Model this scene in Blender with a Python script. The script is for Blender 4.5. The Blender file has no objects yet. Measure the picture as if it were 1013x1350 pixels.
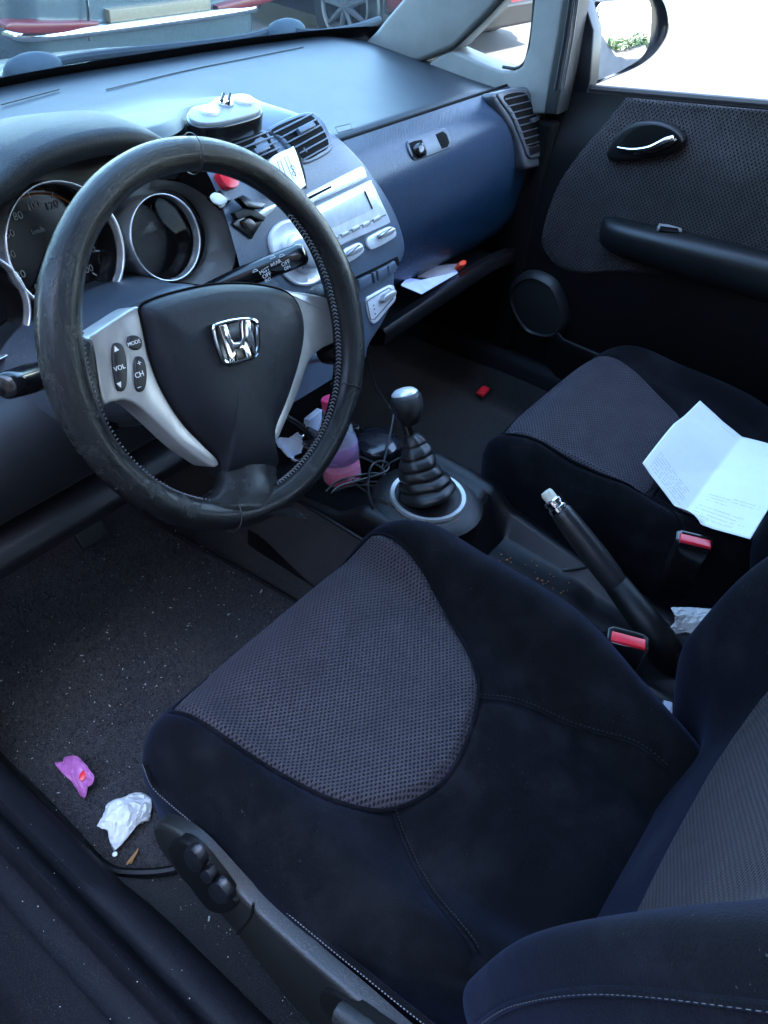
import bpy, math, random
import numpy as np
from mathutils import Vector, Matrix
random.seed(7)
R = math.radians
SC = bpy.context.scene
COL = SC.collection
# ------------------------------------------------------------------ camera
FPX, CX, CY = 1062.452, 506.5, 675.0
CAM = np.array([-0.835, -0.523, 1.368])
M3 = np.array([[0.611, -0.497, 0.616], [-0.788, -0.457, 0.413], [0.076, -0.738, -0.671]])
_u, _s, _v = np.linalg.svd(M3); M3 = _u @ _v
cd = bpy.data.cameras.new('camera'); cam = bpy.data.objects.new('camera', cd); COL.objects.link(cam)
mw = Matrix.Identity(4)
for i in range(3):
    mw[i][0] = M3[i, 0]; mw[i][1] = -M3[i, 1]; mw[i][2] = -M3[i, 2]; mw[i][3] = CAM[i]
cam.matrix_world = mw
cd.sensor_fit = 'VERTICAL'; cd.sensor_height = 24.0; cd.lens = FPX / 1350 * 24.0
cd.clip_start = 0.02; cd.clip_end = 500
SC.camera = cam
# ------------------------------------------------------------------ light
SUN_EL, SUN_AZ = 48.0, 200.0          # azimuth clockwise from +y (the car points +y): sun high behind the car
w = bpy.data.worlds.new('World'); SC.world = w; w.use_nodes = True
nt = w.node_tree; bg = nt.nodes['Background']
sky = nt.nodes.new('ShaderNodeTexSky'); sky.sky_type = 'NISHITA'; sky.sun_disc = False
sky.sun_elevation = R(SUN_EL); sky.sun_rotation = R(SUN_AZ); sky.air_density = 1.0; sky.dust_density = 0.6
nt.links.new(sky.outputs[0], bg.inputs[0]); bg.inputs[1].default_value = 0.15
sd = bpy.data.lights.new('sun', 'SUN'); sd.energy = 3.5; sd.angle = R(0.5); sd.color = (1, 0.95, 0.88)
so = bpy.data.objects.new('sun', sd); COL.objects.link(so)
_d = Vector((math.sin(R(SUN_AZ)) * math.cos(R(SUN_EL)), math.cos(R(SUN_AZ)) * math.cos(R(SUN_EL)), math.sin(R(SUN_EL))))
so.rotation_euler = _d.to_track_quat('Z', 'Y').to_euler(); so.location = (0, -2, 8)
SC.view_settings.view_transform = 'Standard'; SC.view_settings.look = 'None'
SC.view_settings.exposure = 4.5; SC.view_settings.gamma = 1.0
SC.cycles.use_denoising = True
SC.cycles.max_bounces = 10; SC.cycles.transparent_max_bounces = 16
SC.cycles.sample_clamp_indirect = 6.0

# ------------------------------------------------------------------ geometry helpers
def ray(u, v):
    return M3 @ np.array([u - CX, v - CY, FPX])
def P(u, v, x=None, y=None, z=None):
    r = ray(u, v)
    t = (x - CAM[0]) / r[0] if x is not None else (y - CAM[1]) / r[1] if y is not None else (z - CAM[2]) / r[2]
    return CAM + t * r
def nrm(a):
    a = np.array(a, float); return a / (np.linalg.norm(a) + 1e-12)
class Plane:
    def __init__(s, o, a, n):
        s.o = np.array(o, float); s.n = nrm(n); a = np.array(a, float); s.a = nrm(a - s.n * (a @ s.n)); s.b = np.cross(s.n, s.a)
    def pt(s, p, q, h=0.0): return s.o + p * s.a + q * s.b + h * s.n
    def hit(s, u, v, h=0.0):
        r = ray(u, v); o = s.o + h * s.n; k = ((o - CAM) @ s.n) / (r @ s.n); d = CAM + k * r - o
        return (d @ s.a, d @ s.b)
class Prof:
    """surface extruded along x from a (y,z) profile listed bottom to top; s = x, t = arc length, normal towards the rear"""
    def __init__(s, yz, n=60):
        p = spl(yz, n, False); s.p = np.array(p); d = np.diff(s.p, axis=0); L = np.hypot(d[:, 0], d[:, 1])
        s.t = np.r_[0, np.cumsum(L)]; T = np.gradient(s.p, s.t, axis=0); T /= np.linalg.norm(T, axis=1)[:, None]
        s.T = T; s.N = np.stack([-T[:, 1], T[:, 0]], 1); s.L = s.t[-1]
    def pt(s, p, q, h=0.0):
        y = np.interp(q, s.t, s.p[:, 0]); z = np.interp(q, s.t, s.p[:, 1]); ny = np.interp(q, s.t, s.N[:, 0]); nz = np.interp(q, s.t, s.N[:, 1])
        if q > s.t[-1]: y += (q - s.L) * s.T[-1, 0]; z += (q - s.L) * s.T[-1, 1]
        if q < 0: y += q * s.T[0, 0]; z += q * s.T[0, 1]
        return np.array([p, y + h * ny, z + h * nz])
    def hit(s, u, v, h=0.0):
        r = ray(u, v); q = s.p + h * s.N; best = None
        for i in range(len(q) - 1):
            a, b = q[i], q[i + 1]; A = np.array([[r[1], -(b - a)[0]], [r[2], -(b - a)[1]]]); c = a - CAM[1:]
            if abs(np.linalg.det(A)) < 1e-12: continue
            k, e = np.linalg.solve(A, c)
            lo, hi = (-1e9 if i == 0 else -1e-6), (1e9 if i == len(q) - 2 else 1 + 1e-6)
            if k > 0 and lo <= e <= hi and (best is None or k < best[0]):
                best = (k, CAM[0] + k * r[0], s.t[i] + e * (s.t[i + 1] - s.t[i]))
        return (best[1], best[2])
def spl(pts, n, closed=True):
    p = np.array(pts, float); m = len(p)
    if closed: q = np.vstack([p[-1], p, p[0], p[1]]); seg = m
    else: q = np.vstack([2 * p[0] - p[1], p, 2 * p[-1] - p[-2]]); seg = m - 1
    L = [np.linalg.norm(q[i + 2] - q[i + 1]) for i in range(seg)]; tot = sum(L); out = []
    cum = np.r_[0, np.cumsum(L)]
    for k in range(n):
        d = tot * (k / n if closed else k / (n - 1)); i = min(int(np.searchsorted(cum, d, 'right') - 1), seg - 1); t = (d - cum[i]) / (L[i] + 1e-12)
        a, b, c, e = q[i], q[i + 1], q[i + 2], q[i + 3]
        out.append(0.5 * ((2 * b) + (c - a) * t + (2 * a - 5 * b + 4 * c - e) * t * t + (3 * b - 3 * c + e - a) * t ** 3))
    return np.array(out)
def trace(S, px, h=0.0, n=0, closed=True):
    p = np.array([S.hit(u, v, h) for u, v in px])
    return spl(p, n, closed) if n else p
def area(p): return 0.5 * np.sum(p[:, 0] * np.roll(p[:, 1], -1) - np.roll(p[:, 0], -1) * p[:, 1])
def ccw(p): return p if area(p) > 0 else p[::-1].copy()
def inset(p, d):
    e = np.roll(p, -1, 0) - p; e /= np.linalg.norm(e, axis=1)[:, None] + 1e-12; n = np.stack([-e[:, 1], e[:, 0]], 1)
    m = n + np.roll(n, 1, 0); l = np.linalg.norm(m, axis=1)[:, None]; m = m / (l + 1e-9) / np.clip(l / 2, 0.55, 1)
    return p + d * m
def sm(a, b, x):
    t = np.clip((x - a) / (b - a), 0, 1); return t * t * (3 - 2 * t)
def mk(name, V, F, mat, parent=None, sharp=40, uv=None, sub=0, bev=0.0):
    me = bpy.data.meshes.new(name); me.from_pydata([tuple(map(float, v)) for v in V], [], F); me.update()
    me.shade_smooth() if sharp else None
    if sharp and sharp < 180: me.set_sharp_from_angle(angle=R(sharp))
    if uv is not None:
        l = me.uv_layers.new(name='UVMap'); idx = np.zeros(len(me.loops), int); me.loops.foreach_get('vertex_index', idx)
        l.data.foreach_set('uv', np.array(uv, float)[idx].ravel())
    o = bpy.data.objects.new(name, me); COL.objects.link(o)
    if mat is not None: me.materials.append(mat)
    if parent is not None:
        o.parent = parent
        if parent.type == 'EMPTY': o.location = -parent.location
    if bev:
        b = o.modifiers.new('bevel', 'BEVEL'); b.width = bev; b.segments = 3; b.limit_method = 'ANGLE'; b.angle_limit = R(35)
    if sub:
        b = o.modifiers.new('sub', 'SUBSURF'); b.levels = sub; b.render_levels = sub
    return o
class MB:
    def __init__(s): s.V = []; s.F = []
    def add(s, V, F):
        k = len(s.V); s.V += [np.array(v, float) for v in V]; s.F += [tuple(i + k for i in f) for f in F]; return s
    def rings(s, rings, closed=True, cap0=False, cap1=False):
        n = len(rings[0]); V = [v for r in rings for v in r]; F = []
        for j in range(len(rings) - 1):
            for i in range(n if closed else n - 1):
                k = (i + 1) % n; F.append((j * n + i, j * n + k, (j + 1) * n + k, (j + 1) * n + i))
        if cap0: F.append(tuple(range(n))[::-1])
        if cap1: F.append(tuple((len(rings) - 1) * n + i for i in range(n)))
        return s.add(V, F)
    def tube(s, path, r, n=10, closed=False, ry=None):
        p = np.array(path, float); m = len(p)
        T = np.roll(p, -1, 0) - np.roll(p, 1, 0) if closed else np.gradient(p, axis=0)
        up = np.array([0.13, 0.29, 0.95]); N = up - (up @ nrm(T[0])) * nrm(T[0]); rg = []
        for i in range(m):
            t = nrm(T[i]); N = nrm(N - (N @ t) * t); B = np.cross(t, N); rr = r[i] if hasattr(r, '__len__') else r
            rg.append([p[i] + rr * (math.cos(a) * N + math.sin(a) * B) for a in np.linspace(0, 2 * math.pi, n, endpoint=False)])
        if closed: rg.append(rg[0])
        return s.rings(rg, True, not closed, not closed)
    def plate(s, S, out, h0, h1, r=0.002, cap0=False):
        o = ccw(np.array(out)); rg = [[S.pt(x, y, h0) for x, y in o]]
        for k in range(4):
            a = k / 3 * math.pi / 2; q = inset(o, r * (1 - math.cos(a))); rg.append([S.pt(x, y, h1 - r + r * math.sin(a)) for x, y in q])
        return s.rings(rg, True, cap0, True)
    def pillow(s, S, out, prof, c=None):
        o = ccw(np.array(out)); c = o.mean(0) if c is None else np.array(c); rg = []
        for k, h in prof: rg.append([S.pt(*(c + (p - c) * k), h) for p in o])
        return s.rings(rg, True, False, True)
    def lathe(s, o, ax, prof, n=32, ref=(0, 0, 1.0)):
        ax = nrm(ax); a = np.cross(ax, ref); a = nrm(a) if np.linalg.norm(a) > 1e-6 else np.array([1.0, 0, 0]); b = np.cross(ax, a); o = np.array(o, float)
        rg = [[o + ax * h + max(r, 1e-5) * (math.cos(t) * a + math.sin(t) * b) for t in np.linspace(0, 2 * math.pi, n, endpoint=False)] for r, h in prof]
        return s.rings(rg, True, True, True)
    def box(s, c, sz, rot=None):
        c = np.array(c, float); A = np.eye(3) if rot is None else rot
        V = [c + A @ (np.array([i, j, k]) * np.array(sz) / 2) for i in (-1, 1) for j in (-1, 1) for k in (-1, 1)]
        return s.add(V, [(0, 1, 3, 2), (4, 6, 7, 5), (0, 4, 5, 1), (2, 3, 7, 6), (0, 2, 6, 4), (1, 5, 7, 3)])
    def build(s, name, mat, parent=None, **k): return mk(name, s.V, s.F, mat, parent, **k)
def rotz(a): return np.array([[math.cos(a), -math.sin(a), 0], [math.sin(a), math.cos(a), 0], [0, 0, 1]])
def rotx(a): return np.array([[1, 0, 0], [0, math.cos(a), -math.sin(a)], [0, math.sin(a), math.cos(a)]])
def roty(a): return np.array([[math.cos(a), 0, math.sin(a)], [0, 1, 0], [-math.sin(a), 0, math.cos(a)]])
def grid(name, fn, nu, nv, mat, parent=None, uvf=None, **k):
    V = []; U = []
    for j in range(nv):
        for i in range(nu):
            a, b = i / (nu - 1), j / (nv - 1); q = fn(a, b); V.append(q); U.append(uvf(a, b, q) if uvf else (a, b))
    F = [(j * nu + i, j * nu + i + 1, (j + 1) * nu + i + 1, (j + 1) * nu + i) for j in range(nv - 1) for i in range(nu - 1)]
    return mk(name, V, F, mat, parent, uv=U, **k)
def tag(o, label=None, cat=None, group=None, kind=None):
    for k, v in (('label', label), ('category', cat), ('group', group), ('kind', kind)):
        if v: o[k] = v
    return o
def thing(name, label, cat, loc=(0, 0, 0), group=None, kind=None):
    e = bpy.data.objects.new(name, None); e.empty_display_size = 0.05; COL.objects.link(e); e.location = tuple(map(float, loc))
    return tag(e, label, cat, group, kind)
def text(name, txt, S, u, v, size, mat, parent, h=0.0006, ang=0.0, ext=0.0002, px=None, align='CENTER', bold=False):
    c = bpy.data.curves.new(name, 'FONT'); c.body = txt; c.size = size; c.align_x = align; c.align_y = 'CENTER'; c.extrude = ext; c.resolution_u = 3
    if bold: c.offset = size * 0.015
    o = bpy.data.objects.new(name, c); COL.objects.link(o); dg = bpy.context.evaluated_depsgraph_get()
    me = bpy.data.meshes.new_from_object(o.evaluated_get(dg)); bpy.data.objects.remove(o)
    if px: u, v = S.hit(*px, h)
    ca, sa = math.cos(ang), math.sin(ang)
    V = [S.pt(u + q.co.x * ca - q.co.y * sa, v + q.co.x * sa + q.co.y * ca, h + q.co.z) for q in me.vertices]
    return mk(name, V, [tuple(p.vertices) for p in me.polygons], mat, parent, sharp=0)

# ------------------------------------------------------------------ materials
def newmat(name):
    m = bpy.data.materials.new(name); m.use_nodes = True; n = m.node_tree; return m, n, n.nodes['Principled BSDF']
def L(n, a, b): n.links.new(a, b)
def node(n, t, **k):
    x = n.nodes.new(t)
    for a, b in k.items():
        if a in x.inputs: x.inputs[a].default_value = b
        else: setattr(x, a, b)
    return x
def coord(n, kind='Object', scale=None):
    t = node(n, 'ShaderNodeTexCoord'); o = t.outputs[kind]
    if scale is not None:
        m = node(n, 'ShaderNodeMapping'); m.inputs['Scale'].default_value = scale; L(n, o, m.inputs[0]); o = m.outputs[0]
    return o
def ramp(n, src, stops):
    r = node(n, 'ShaderNodeValToRGB'); e = r.color_ramp.elements
    while len(e) < len(stops): e.new(0.5)
    for k, (p, c) in enumerate(stops): e[k].position = p; e[k].color = (*c, 1) if hasattr(c, '__len__') else (c, c, c, 1)
    L(n, src, r.inputs[0]); return r.outputs[0]
def mix(n, f, a, b, mode='MIX'):
    m = node(n, 'ShaderNodeMix', data_type='RGBA', blend_type=mode)
    for s, v in ((0, f), (6, a), (7, b)):
        if hasattr(v, 'links') or hasattr(v, 'is_linked'): L(n, v, m.inputs[s])
        else: m.inputs[s].default_value = (*v, 1) if hasattr(v, '__len__') else v
    return m.outputs[2]
def bump(n, p, h, dist, strength=1.0):
    b = node(n, 'ShaderNodeBump'); b.inputs['Distance'].default_value = dist; b.inputs['Strength'].default_value = strength
    L(n, h, b.inputs['Height'])
    if p.inputs['Normal'].is_linked: L(n, p.inputs['Normal'].links[0].from_socket, b.inputs['Normal'])
    L(n, b.outputs[0], p.inputs['Normal'])
def plastic(name, col, rough=0.45, grain=900, gd=0.00025, dust=0.0, metal=0.0, var=0.15, spec=0.5, dustcol=(0.35, 0.34, 0.32), coat=0.0):
    m, n, p = newmat(name); c = coord(n)
    p.inputs['Roughness'].default_value = rough; p.inputs['Metallic'].default_value = metal; p.inputs['Specular IOR Level'].default_value = spec
    p.inputs['Coat Weight'].default_value = coat
    nz = node(n, 'ShaderNodeTexNoise', Scale=14.0, Detail=6.0, Roughness=0.65); L(n, c, nz.inputs['Vector'])
    k = [x * (1 - var) for x in col]; q = [min(1, x * (1 + var)) for x in col]
    base = ramp(n, nz.outputs[0], [(0.3, k), (0.7, q)])
    if dust:
        d1 = node(n, 'ShaderNodeTexNoise', Scale=700.0, Detail=2.0); L(n, c, d1.inputs['Vector'])
        d2 = node(n, 'ShaderNodeTexNoise', Scale=9.0, Detail=5.0, Roughness=0.7); L(n, c, d2.inputs['Vector'])
        mu = node(n, 'ShaderNodeMath', operation='MULTIPLY'); L(n, ramp(n, d1.outputs[0], [(0.55, 0), (0.72, 1)]), mu.inputs[0]); L(n, ramp(n, d2.outputs[0], [(0.35, 0.1), (0.7, 1)]), mu.inputs[1])
        m2 = node(n, 'ShaderNodeMath', operation='MULTIPLY'); L(n, mu.outputs[0], m2.inputs[0]); m2.inputs[1].default_value = dust
        base = mix(n, m2.outputs[0], base, dustcol)
    L(n, base, p.inputs['Base Color'])
    r2 = node(n, 'ShaderNodeMapRange'); r2.inputs[3].default_value = rough - rough * 0.1; r2.inputs[4].default_value = rough + rough * 0.12; L(n, nz.outputs[0], r2.inputs[0]); L(n, r2.outputs[0], p.inputs['Roughness'])
    if gd:
        g = node(n, 'ShaderNodeTexNoise', Scale=float(grain), Detail=2.0); L(n, c, g.inputs['Vector']); bump(n, p, g.outputs[0], gd)
    return m
def dots(n, vec, sx, sy, thr0, thr1):
    """diamond lattice of dots on uv metres: 1 in the dot, 0 between"""
    mp = node(n, 'ShaderNodeMapping'); mp.inputs['Scale'].default_value = (1 / sx, 1 / sy, 0); L(n, vec, mp.inputs[0])
    m2 = node(n, 'ShaderNodeMapping'); m2.inputs['Rotation'].default_value = (0, 0, R(45)); L(n, mp.outputs[0], m2.inputs[0])
    v = node(n, 'ShaderNodeTexVoronoi', voronoi_dimensions='2D', Scale=1.0, Randomness=0.0); L(n, m2.outputs[0], v.inputs['Vector'])
    return ramp(n, v.outputs['Distance'], [(thr0, 1.0), (thr1, 0.0)])
def fabric(name, col, sheen=0.5, var=0.3, tint=(0.35, 0.45, 0.9)):
    m, n, p = newmat(name); c = coord(n)
    a = node(n, 'ShaderNodeTexNoise', Scale=16.0, Detail=5.0, Roughness=0.6); L(n, c, a.inputs['Vector'])
    f = node(n, 'ShaderNodeTexNoise', Scale=620.0, Detail=2.0); L(n, c, f.inputs['Vector'])
    base = ramp(n, a.outputs[0], [(0.3, [x * (1 - var) for x in col]), (0.7, [x * (1 + var) for x in col])])
    base = mix(n, 0.9, base, ramp(n, f.outputs[0], [(0.35, 0.2), (0.65, 1.0)]), 'MULTIPLY')
    k1 = node(n, 'ShaderNodeTexNoise', Scale=380.0, Detail=1.0); L(n, c, k1.inputs['Vector']); base = mix(n, ramp(n, k1.outputs[0], [(0.76, 0), (0.80, 0.35)]), base, (0.10, 0.10, 0.10))
    k2 = node(n, 'ShaderNodeTexNoise', Scale=11.0, Detail=8.0, Roughness=0.7); L(n, c, k2.inputs['Vector']); base = mix(n, ramp(n, k2.outputs[0], [(0.48, 0), (0.78, 0.22)]), base, (0.040, 0.040, 0.047))
    L(n, base, p.inputs['Base Color']); p.inputs['Roughness'].default_value = 0.85; p.inputs['Specular IOR Level'].default_value = 0.10
    p.inputs['Sheen Weight'].default_value = sheen; p.inputs['Sheen Roughness'].default_value = 0.45; p.inputs['Sheen Tint'].default_value = (*tint, 1)
    bump(n, p, f.outputs[0], 0.0006); bump(n, p, a.outputs[0], 0.004, 0.4)
    return m
def meshcloth(name, thread, hole, sx, sy):
    m, n, p = newmat(name); t = node(n, 'ShaderNodeTexCoord'); d = dots(n, t.outputs['UV'], sx, sy, 0.22, 0.40)
    c = coord(n); a = node(n, 'ShaderNodeTexNoise', Scale=22.0, Detail=5.0, Roughness=0.65); L(n, c, a.inputs['Vector'])
    th = ramp(n, a.outputs[0], [(0.3, [x * 0.75 for x in thread]), (0.7, [x * 1.25 for x in thread])])
    f = node(n, 'ShaderNodeTexNoise', Scale=1500.0, Detail=1.0); L(n, c, f.inputs['Vector']); th = mix(n, 0.6, th, ramp(n, f.outputs[0], [(0.3, 0.3), (0.7, 1.0)]), 'MULTIPLY')
    L(n, mix(n, d, th, hole), p.inputs['Base Color']); p.inputs['Roughness'].default_value = 0.8; p.inputs['Specular IOR Level'].default_value = 0.25
    p.inputs['Sheen Weight'].default_value = 0.06; p.inputs['Sheen Tint'].default_value = (0.6, 0.6, 0.9, 1)
    iv = node(n, 'ShaderNodeMath', operation='SUBTRACT'); iv.inputs[0].default_value = 1; L(n, d, iv.inputs[1]); bump(n, p, iv.outputs[0], 0.0016)
    bump(n, p, a.outputs[0], 0.003, 0.5)
    return m
def dimple(name, col, rough, sx, dist, UV=False, spec=0.5, dust=0.0, var=0.2):
    m = plastic(name, col, rough, 900, 0, dust=dust, var=var, spec=spec); n = m.node_tree; p = n.nodes['Principled BSDF']
    t = node(n, 'ShaderNodeTexCoord'); d = dots(n, t.outputs['UV'], sx, sx, 0.15, 0.42); bump(n, p, d, -dist)
    return m
def leather(name, col, worn=0.5, rough=0.3, spec=0.6):
    m, n, p = newmat(name); c = coord(n); p.inputs['Specular IOR Level'].default_value = spec; p.inputs['Coat Weight'].default_value = 0.0
    v = node(n, 'ShaderNodeTexVoronoi', Scale=900.0, feature='DISTANCE_TO_EDGE'); L(n, c, v.inputs['Vector'])
    a = node(n, 'ShaderNodeTexNoise', Scale=26.0, Detail=9.0, Roughness=0.72); L(n, c, a.inputs['Vector'])
    b = node(n, 'ShaderNodeTexNoise', Scale=7.0, Detail=3.0); L(n, c, b.inputs['Vector'])
    mu = node(n, 'ShaderNodeMath', operation='MULTIPLY'); L(n, ramp(n, a.outputs[0], [(0.54, 0), (0.62, 1)]), mu.inputs[0]); L(n, ramp(n, b.outputs[0], [(0.46, 0), (0.62, worn)]), mu.inputs[1])
    L(n, mix(n, mu.outputs[0], col, (0.03, 0.028, 0.026)), p.inputs['Base Color'])
    r = node(n, 'ShaderNodeMapRange'); r.inputs[3].default_value = rough; r.inputs[4].default_value = 0.7; L(n, mu.outputs[0], r.inputs[0]); L(n, r.outputs[0], p.inputs['Roughness'])
    bump(n, p, ramp(n, v.outputs[0], [(0.0, 0), (0.12, 1)]), 0.00025, 0.7); bump(n, p, a.outputs[0], 0.0012, 0.6); bump(n, p, mu.outputs[0], -0.0006)
    return m
def carpet(name, c0, c1, brown=(0.05, 0.035, 0.022)):
    m, n, p = newmat(name); c = coord(n)
    a = node(n, 'ShaderNodeTexNoise', Scale=650.0, Detail=3.0, Roughness=0.7); L(n, c, a.inputs['Vector'])
    b = node(n, 'ShaderNodeTexNoise', Scale=6.0, Detail=6.0, Roughness=0.65); L(n, c, b.inputs['Vector'])
    base = ramp(n, a.outputs[0], [(0.3, [x * 0.25 for x in c0]), (0.5, c0), (0.72, c1)])
    base = mix(n, ramp(n, b.outputs[0], [(0.45, 0), (0.72, 0.55)]), base, brown)
    L(n, base, p.inputs['Base Color']); p.inputs['Roughness'].default_value = 0.95; p.inputs['Specular IOR Level'].default_value = 0.1
    p.inputs['Sheen Weight'].default_value = 0.15
    bump(n, p, a.outputs[0], 0.004); bump(n, p, b.outputs[0], 0.01, 0.5)
    return m
def simple(name, col, rough=0.5, metal=0.0, spec=0.5, emis=None, coat=0.0, var=0.12):
    m, n, p = newmat(name); c = coord(n); a = node(n, 'ShaderNodeTexNoise', Scale=60.0, Detail=5.0); L(n, c, a.inputs['Vector'])
    L(n, ramp(n, a.outputs[0], [(0.3, [x * (1 - var) for x in col]), (0.7, [min(1, x * (1 + var * 0.8)) for x in col])]), p.inputs['Base Color'])
    p.inputs['Roughness'].default_value = rough; p.inputs['Metallic'].default_value = metal; p.inputs['Specular IOR Level'].default_value = spec; p.inputs['Coat Weight'].default_value = coat
    return m
def glass(name, tint=(1, 1, 1), ior=1.45, dirt=0.0, dirtcol=(0.55, 0.6, 0.62)):
    m, n, p = newmat(name); n.nodes.remove(p); out = n.nodes['Material Output']
    tr = node(n, 'ShaderNodeBsdfTransparent'); tr.inputs[0].default_value = (*tint, 1)
    gl = node(n, 'ShaderNodeBsdfGlossy'); gl.inputs['Roughness'].default_value = 0.02
    fr = node(n, 'ShaderNodeFresnel'); fr.inputs[0].default_value = ior
    mx = node(n, 'ShaderNodeMixShader'); L(n, fr.outputs[0], mx.inputs[0]); L(n, tr.outputs[0], mx.inputs[1]); L(n, gl.outputs[0], mx.inputs[2]); last = mx
    if dirt:
        c = coord(n); a = node(n, 'ShaderNodeTexNoise', Scale=5.0, Detail=10.0, Roughness=0.75); L(n, coord(n, 'Object', (1, 4, 1)), a.inputs['Vector'])
        b = node(n, 'ShaderNodeTexNoise', Scale=420.0, Detail=2.0); L(n, c, b.inputs['Vector'])
        ad = node(n, 'ShaderNodeMath', operation='MULTIPLY_ADD'); L(n, ramp(n, b.outputs[0], [(0.55, 0.0), (0.75, 1.0)]), ad.inputs[0]); ad.inputs[1].default_value = dirt * 1.2; L(n, ramp(n, a.outputs[0], [(0.3, dirt * 0.35), (0.75, dirt * 1.6)]), ad.inputs[2])
        tl = node(n, 'ShaderNodeBsdfTranslucent'); df = node(n, 'ShaderNodeBsdfDiffuse'); tl.inputs[0].default_value = (*dirtcol, 1); df.inputs[0].default_value = (*dirtcol, 1)
        m1 = node(n, 'ShaderNodeMixShader'); m1.inputs[0].default_value = 0.5; L(n, tl.outputs[0], m1.inputs[1]); L(n, df.outputs[0], m1.inputs[2])
        m2 = node(n, 'ShaderNodeMixShader'); L(n, ad.outputs[0], m2.inputs[0]); L(n, last.outputs[0], m2.inputs[1]); L(n, m1.outputs[0], m2.inputs[2]); last = m2
    L(n, last.outputs[0], out.inputs[0]); return m
def ground_mat():
    m, n, p = newmat('asphalt'); c = coord(n); a = node(n, 'ShaderNodeTexNoise', Scale=90.0, Detail=4.0, Roughness=0.8); L(n, c, a.inputs['Vector'])
    b = node(n, 'ShaderNodeTexNoise', Scale=1.2, Detail=5.0); L(n, c, b.inputs['Vector'])
    base = ramp(n, a.outputs[0], [(0.3, (0.018, 0.018, 0.0175)), (0.5, (0.034, 0.0335, 0.033)), (0.7, (0.058, 0.057, 0.056))])
    L(n, mix(n, 0.35, base, ramp(n, b.outputs[0], [(0.3, 0.5), (0.7, 1)]), 'MULTIPLY'), p.inputs['Base Color']); p.inputs['Roughness'].default_value = 0.9
    bump(n, p, a.outputs[0], 0.006); return m

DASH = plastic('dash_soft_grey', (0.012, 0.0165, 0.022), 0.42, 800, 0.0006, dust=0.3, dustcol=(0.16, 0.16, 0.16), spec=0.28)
HOODM = plastic('hood_charcoal', (0.008, 0.0095, 0.0115), 0.5, 800, 0.0006, dust=0.25, dustcol=(0.14, 0.14, 0.13), spec=0.22)
FASC = plastic('fascia_grey', (0.068, 0.092, 0.128), 0.32, 800, 0.0004, dust=0.35)
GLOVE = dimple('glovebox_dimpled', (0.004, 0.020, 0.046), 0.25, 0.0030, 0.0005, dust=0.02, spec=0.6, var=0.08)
DARK = plastic('dark_plastic', (0.0035, 0.0035, 0.004), 0.42, 1100, 0.0003, spec=0.24)
DARK2 = plastic('console_plastic', (0.004, 0.004, 0.0056), 0.38, 1100, 0.0003, spec=0.35, dust=0.12, dustcol=(0.2, 0.15, 0.1))
SILLM = plastic('sill_plastic', (0.004, 0.0046, 0.0068), 0.6, 500, 0.0004, spec=0.12, dust=0.4, dustcol=(0.07, 0.062, 0.056))
SEATPL = plastic('seat_plastic', (0.008, 0.0078, 0.0078), 0.4, 900, 0.0004, dust=0.15)
BLACK = simple('gloss_black', (0.006, 0.006, 0.007), 0.18)
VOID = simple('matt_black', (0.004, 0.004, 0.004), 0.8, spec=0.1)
SILV = simple('silver_paint', (0.80, 0.81, 0.83), 0.32, 0.25)
SILVD = simple('wheel_silver_paint', (0.45, 0.445, 0.44), 0.34, 0.55)
CHROME = simple('chrome', (0.82, 0.82, 0.83), 0.1, 1.0)
WHITE = simple('white_plastic', (0.8, 0.8, 0.78), 0.4)
LETTER = simple('white_print', (0.75, 0.75, 0.75), 0.5)
DIMLET = simple('grey_print', (0.22, 0.21, 0.2), 0.5)
ORANGE = simple('orange_print', (0.35, 0.09, 0.02), 0.5)
RED = simple('red_plastic', (0.62, 0.015, 0.03), 0.3)
PINK = simple('pink_cap', (0.85, 0.07, 0.2), 0.35)
LEATH = leather('worn_leather', (0.009, 0.009, 0.01), 0.9, 0.3)
PADM = leather('airbag_vinyl', (0.0045, 0.005, 0.009), 0.0, 0.40, 0.3)
STITCH = simple('grey_thread', (0.14, 0.14, 0.15), 0.8)
RUBBER = simple('black_rubber', (0.009, 0.009, 0.01), 0.42)
CABLE = simple('cable_rubber', (0.008, 0.008, 0.008), 0.35)
VELV = fabric('seat_velour', (0.0026, 0.0026, 0.0034), 0.06)
VELVP = fabric('passenger_velour', (0.0021, 0.0022, 0.0034), 0.03)
MESHC = meshcloth('seat_mesh_cloth', (0.052, 0.043, 0.048), (0.0025, 0.0025, 0.004), 0.0055, 0.0038)
MESHB = meshcloth('backrest_mesh_cloth', (0.036, 0.027, 0.0225), (0.005, 0.004, 0.0035), 0.0055, 0.0042)
DOORC = meshcloth('door_mesh_cloth', (0.056, 0.049, 0.049), (0.003, 0.003, 0.0034), 0.0052, 0.0066)
MATC = carpet('mat_carpet', (0.014, 0.014, 0.018), (0.095, 0.093, 0.10), (0.06, 0.048, 0.038))
FLOORC = carpet('floor_carpet', (0.005, 0.005, 0.0065), (0.036, 0.036, 0.04), (0.02, 0.015, 0.011))
PILL = plastic('pillar_beige', (0.17, 0.17, 0.158), 0.6, 900, 0.0003, dust=0.1)
SEAL = simple('rubber_seal', (0.01, 0.01, 0.01), 0.6)
FRIT = simple('black_frit', (0.005, 0.005, 0.006), 0.25)
BODYP = simple('black_car_paint', (0.004, 0.006, 0.010), 0.25, coat=0.4)
GLASSW = glass('windscreen_glass', (0.58, 0.74, 0.76), dirt=0.015, dirtcol=(0.45, 0.55, 0.56))
GLASSQ = glass('side_glass', (0.93, 0.96, 0.95), dirt=0.004)
GLASSG = glass('gauge_glass', (0.85, 0.85, 0.85), 1.12)
PAPER = simple('white_paper', (0.76, 0.77, 0.76), 0.7, var=0.02)
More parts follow.
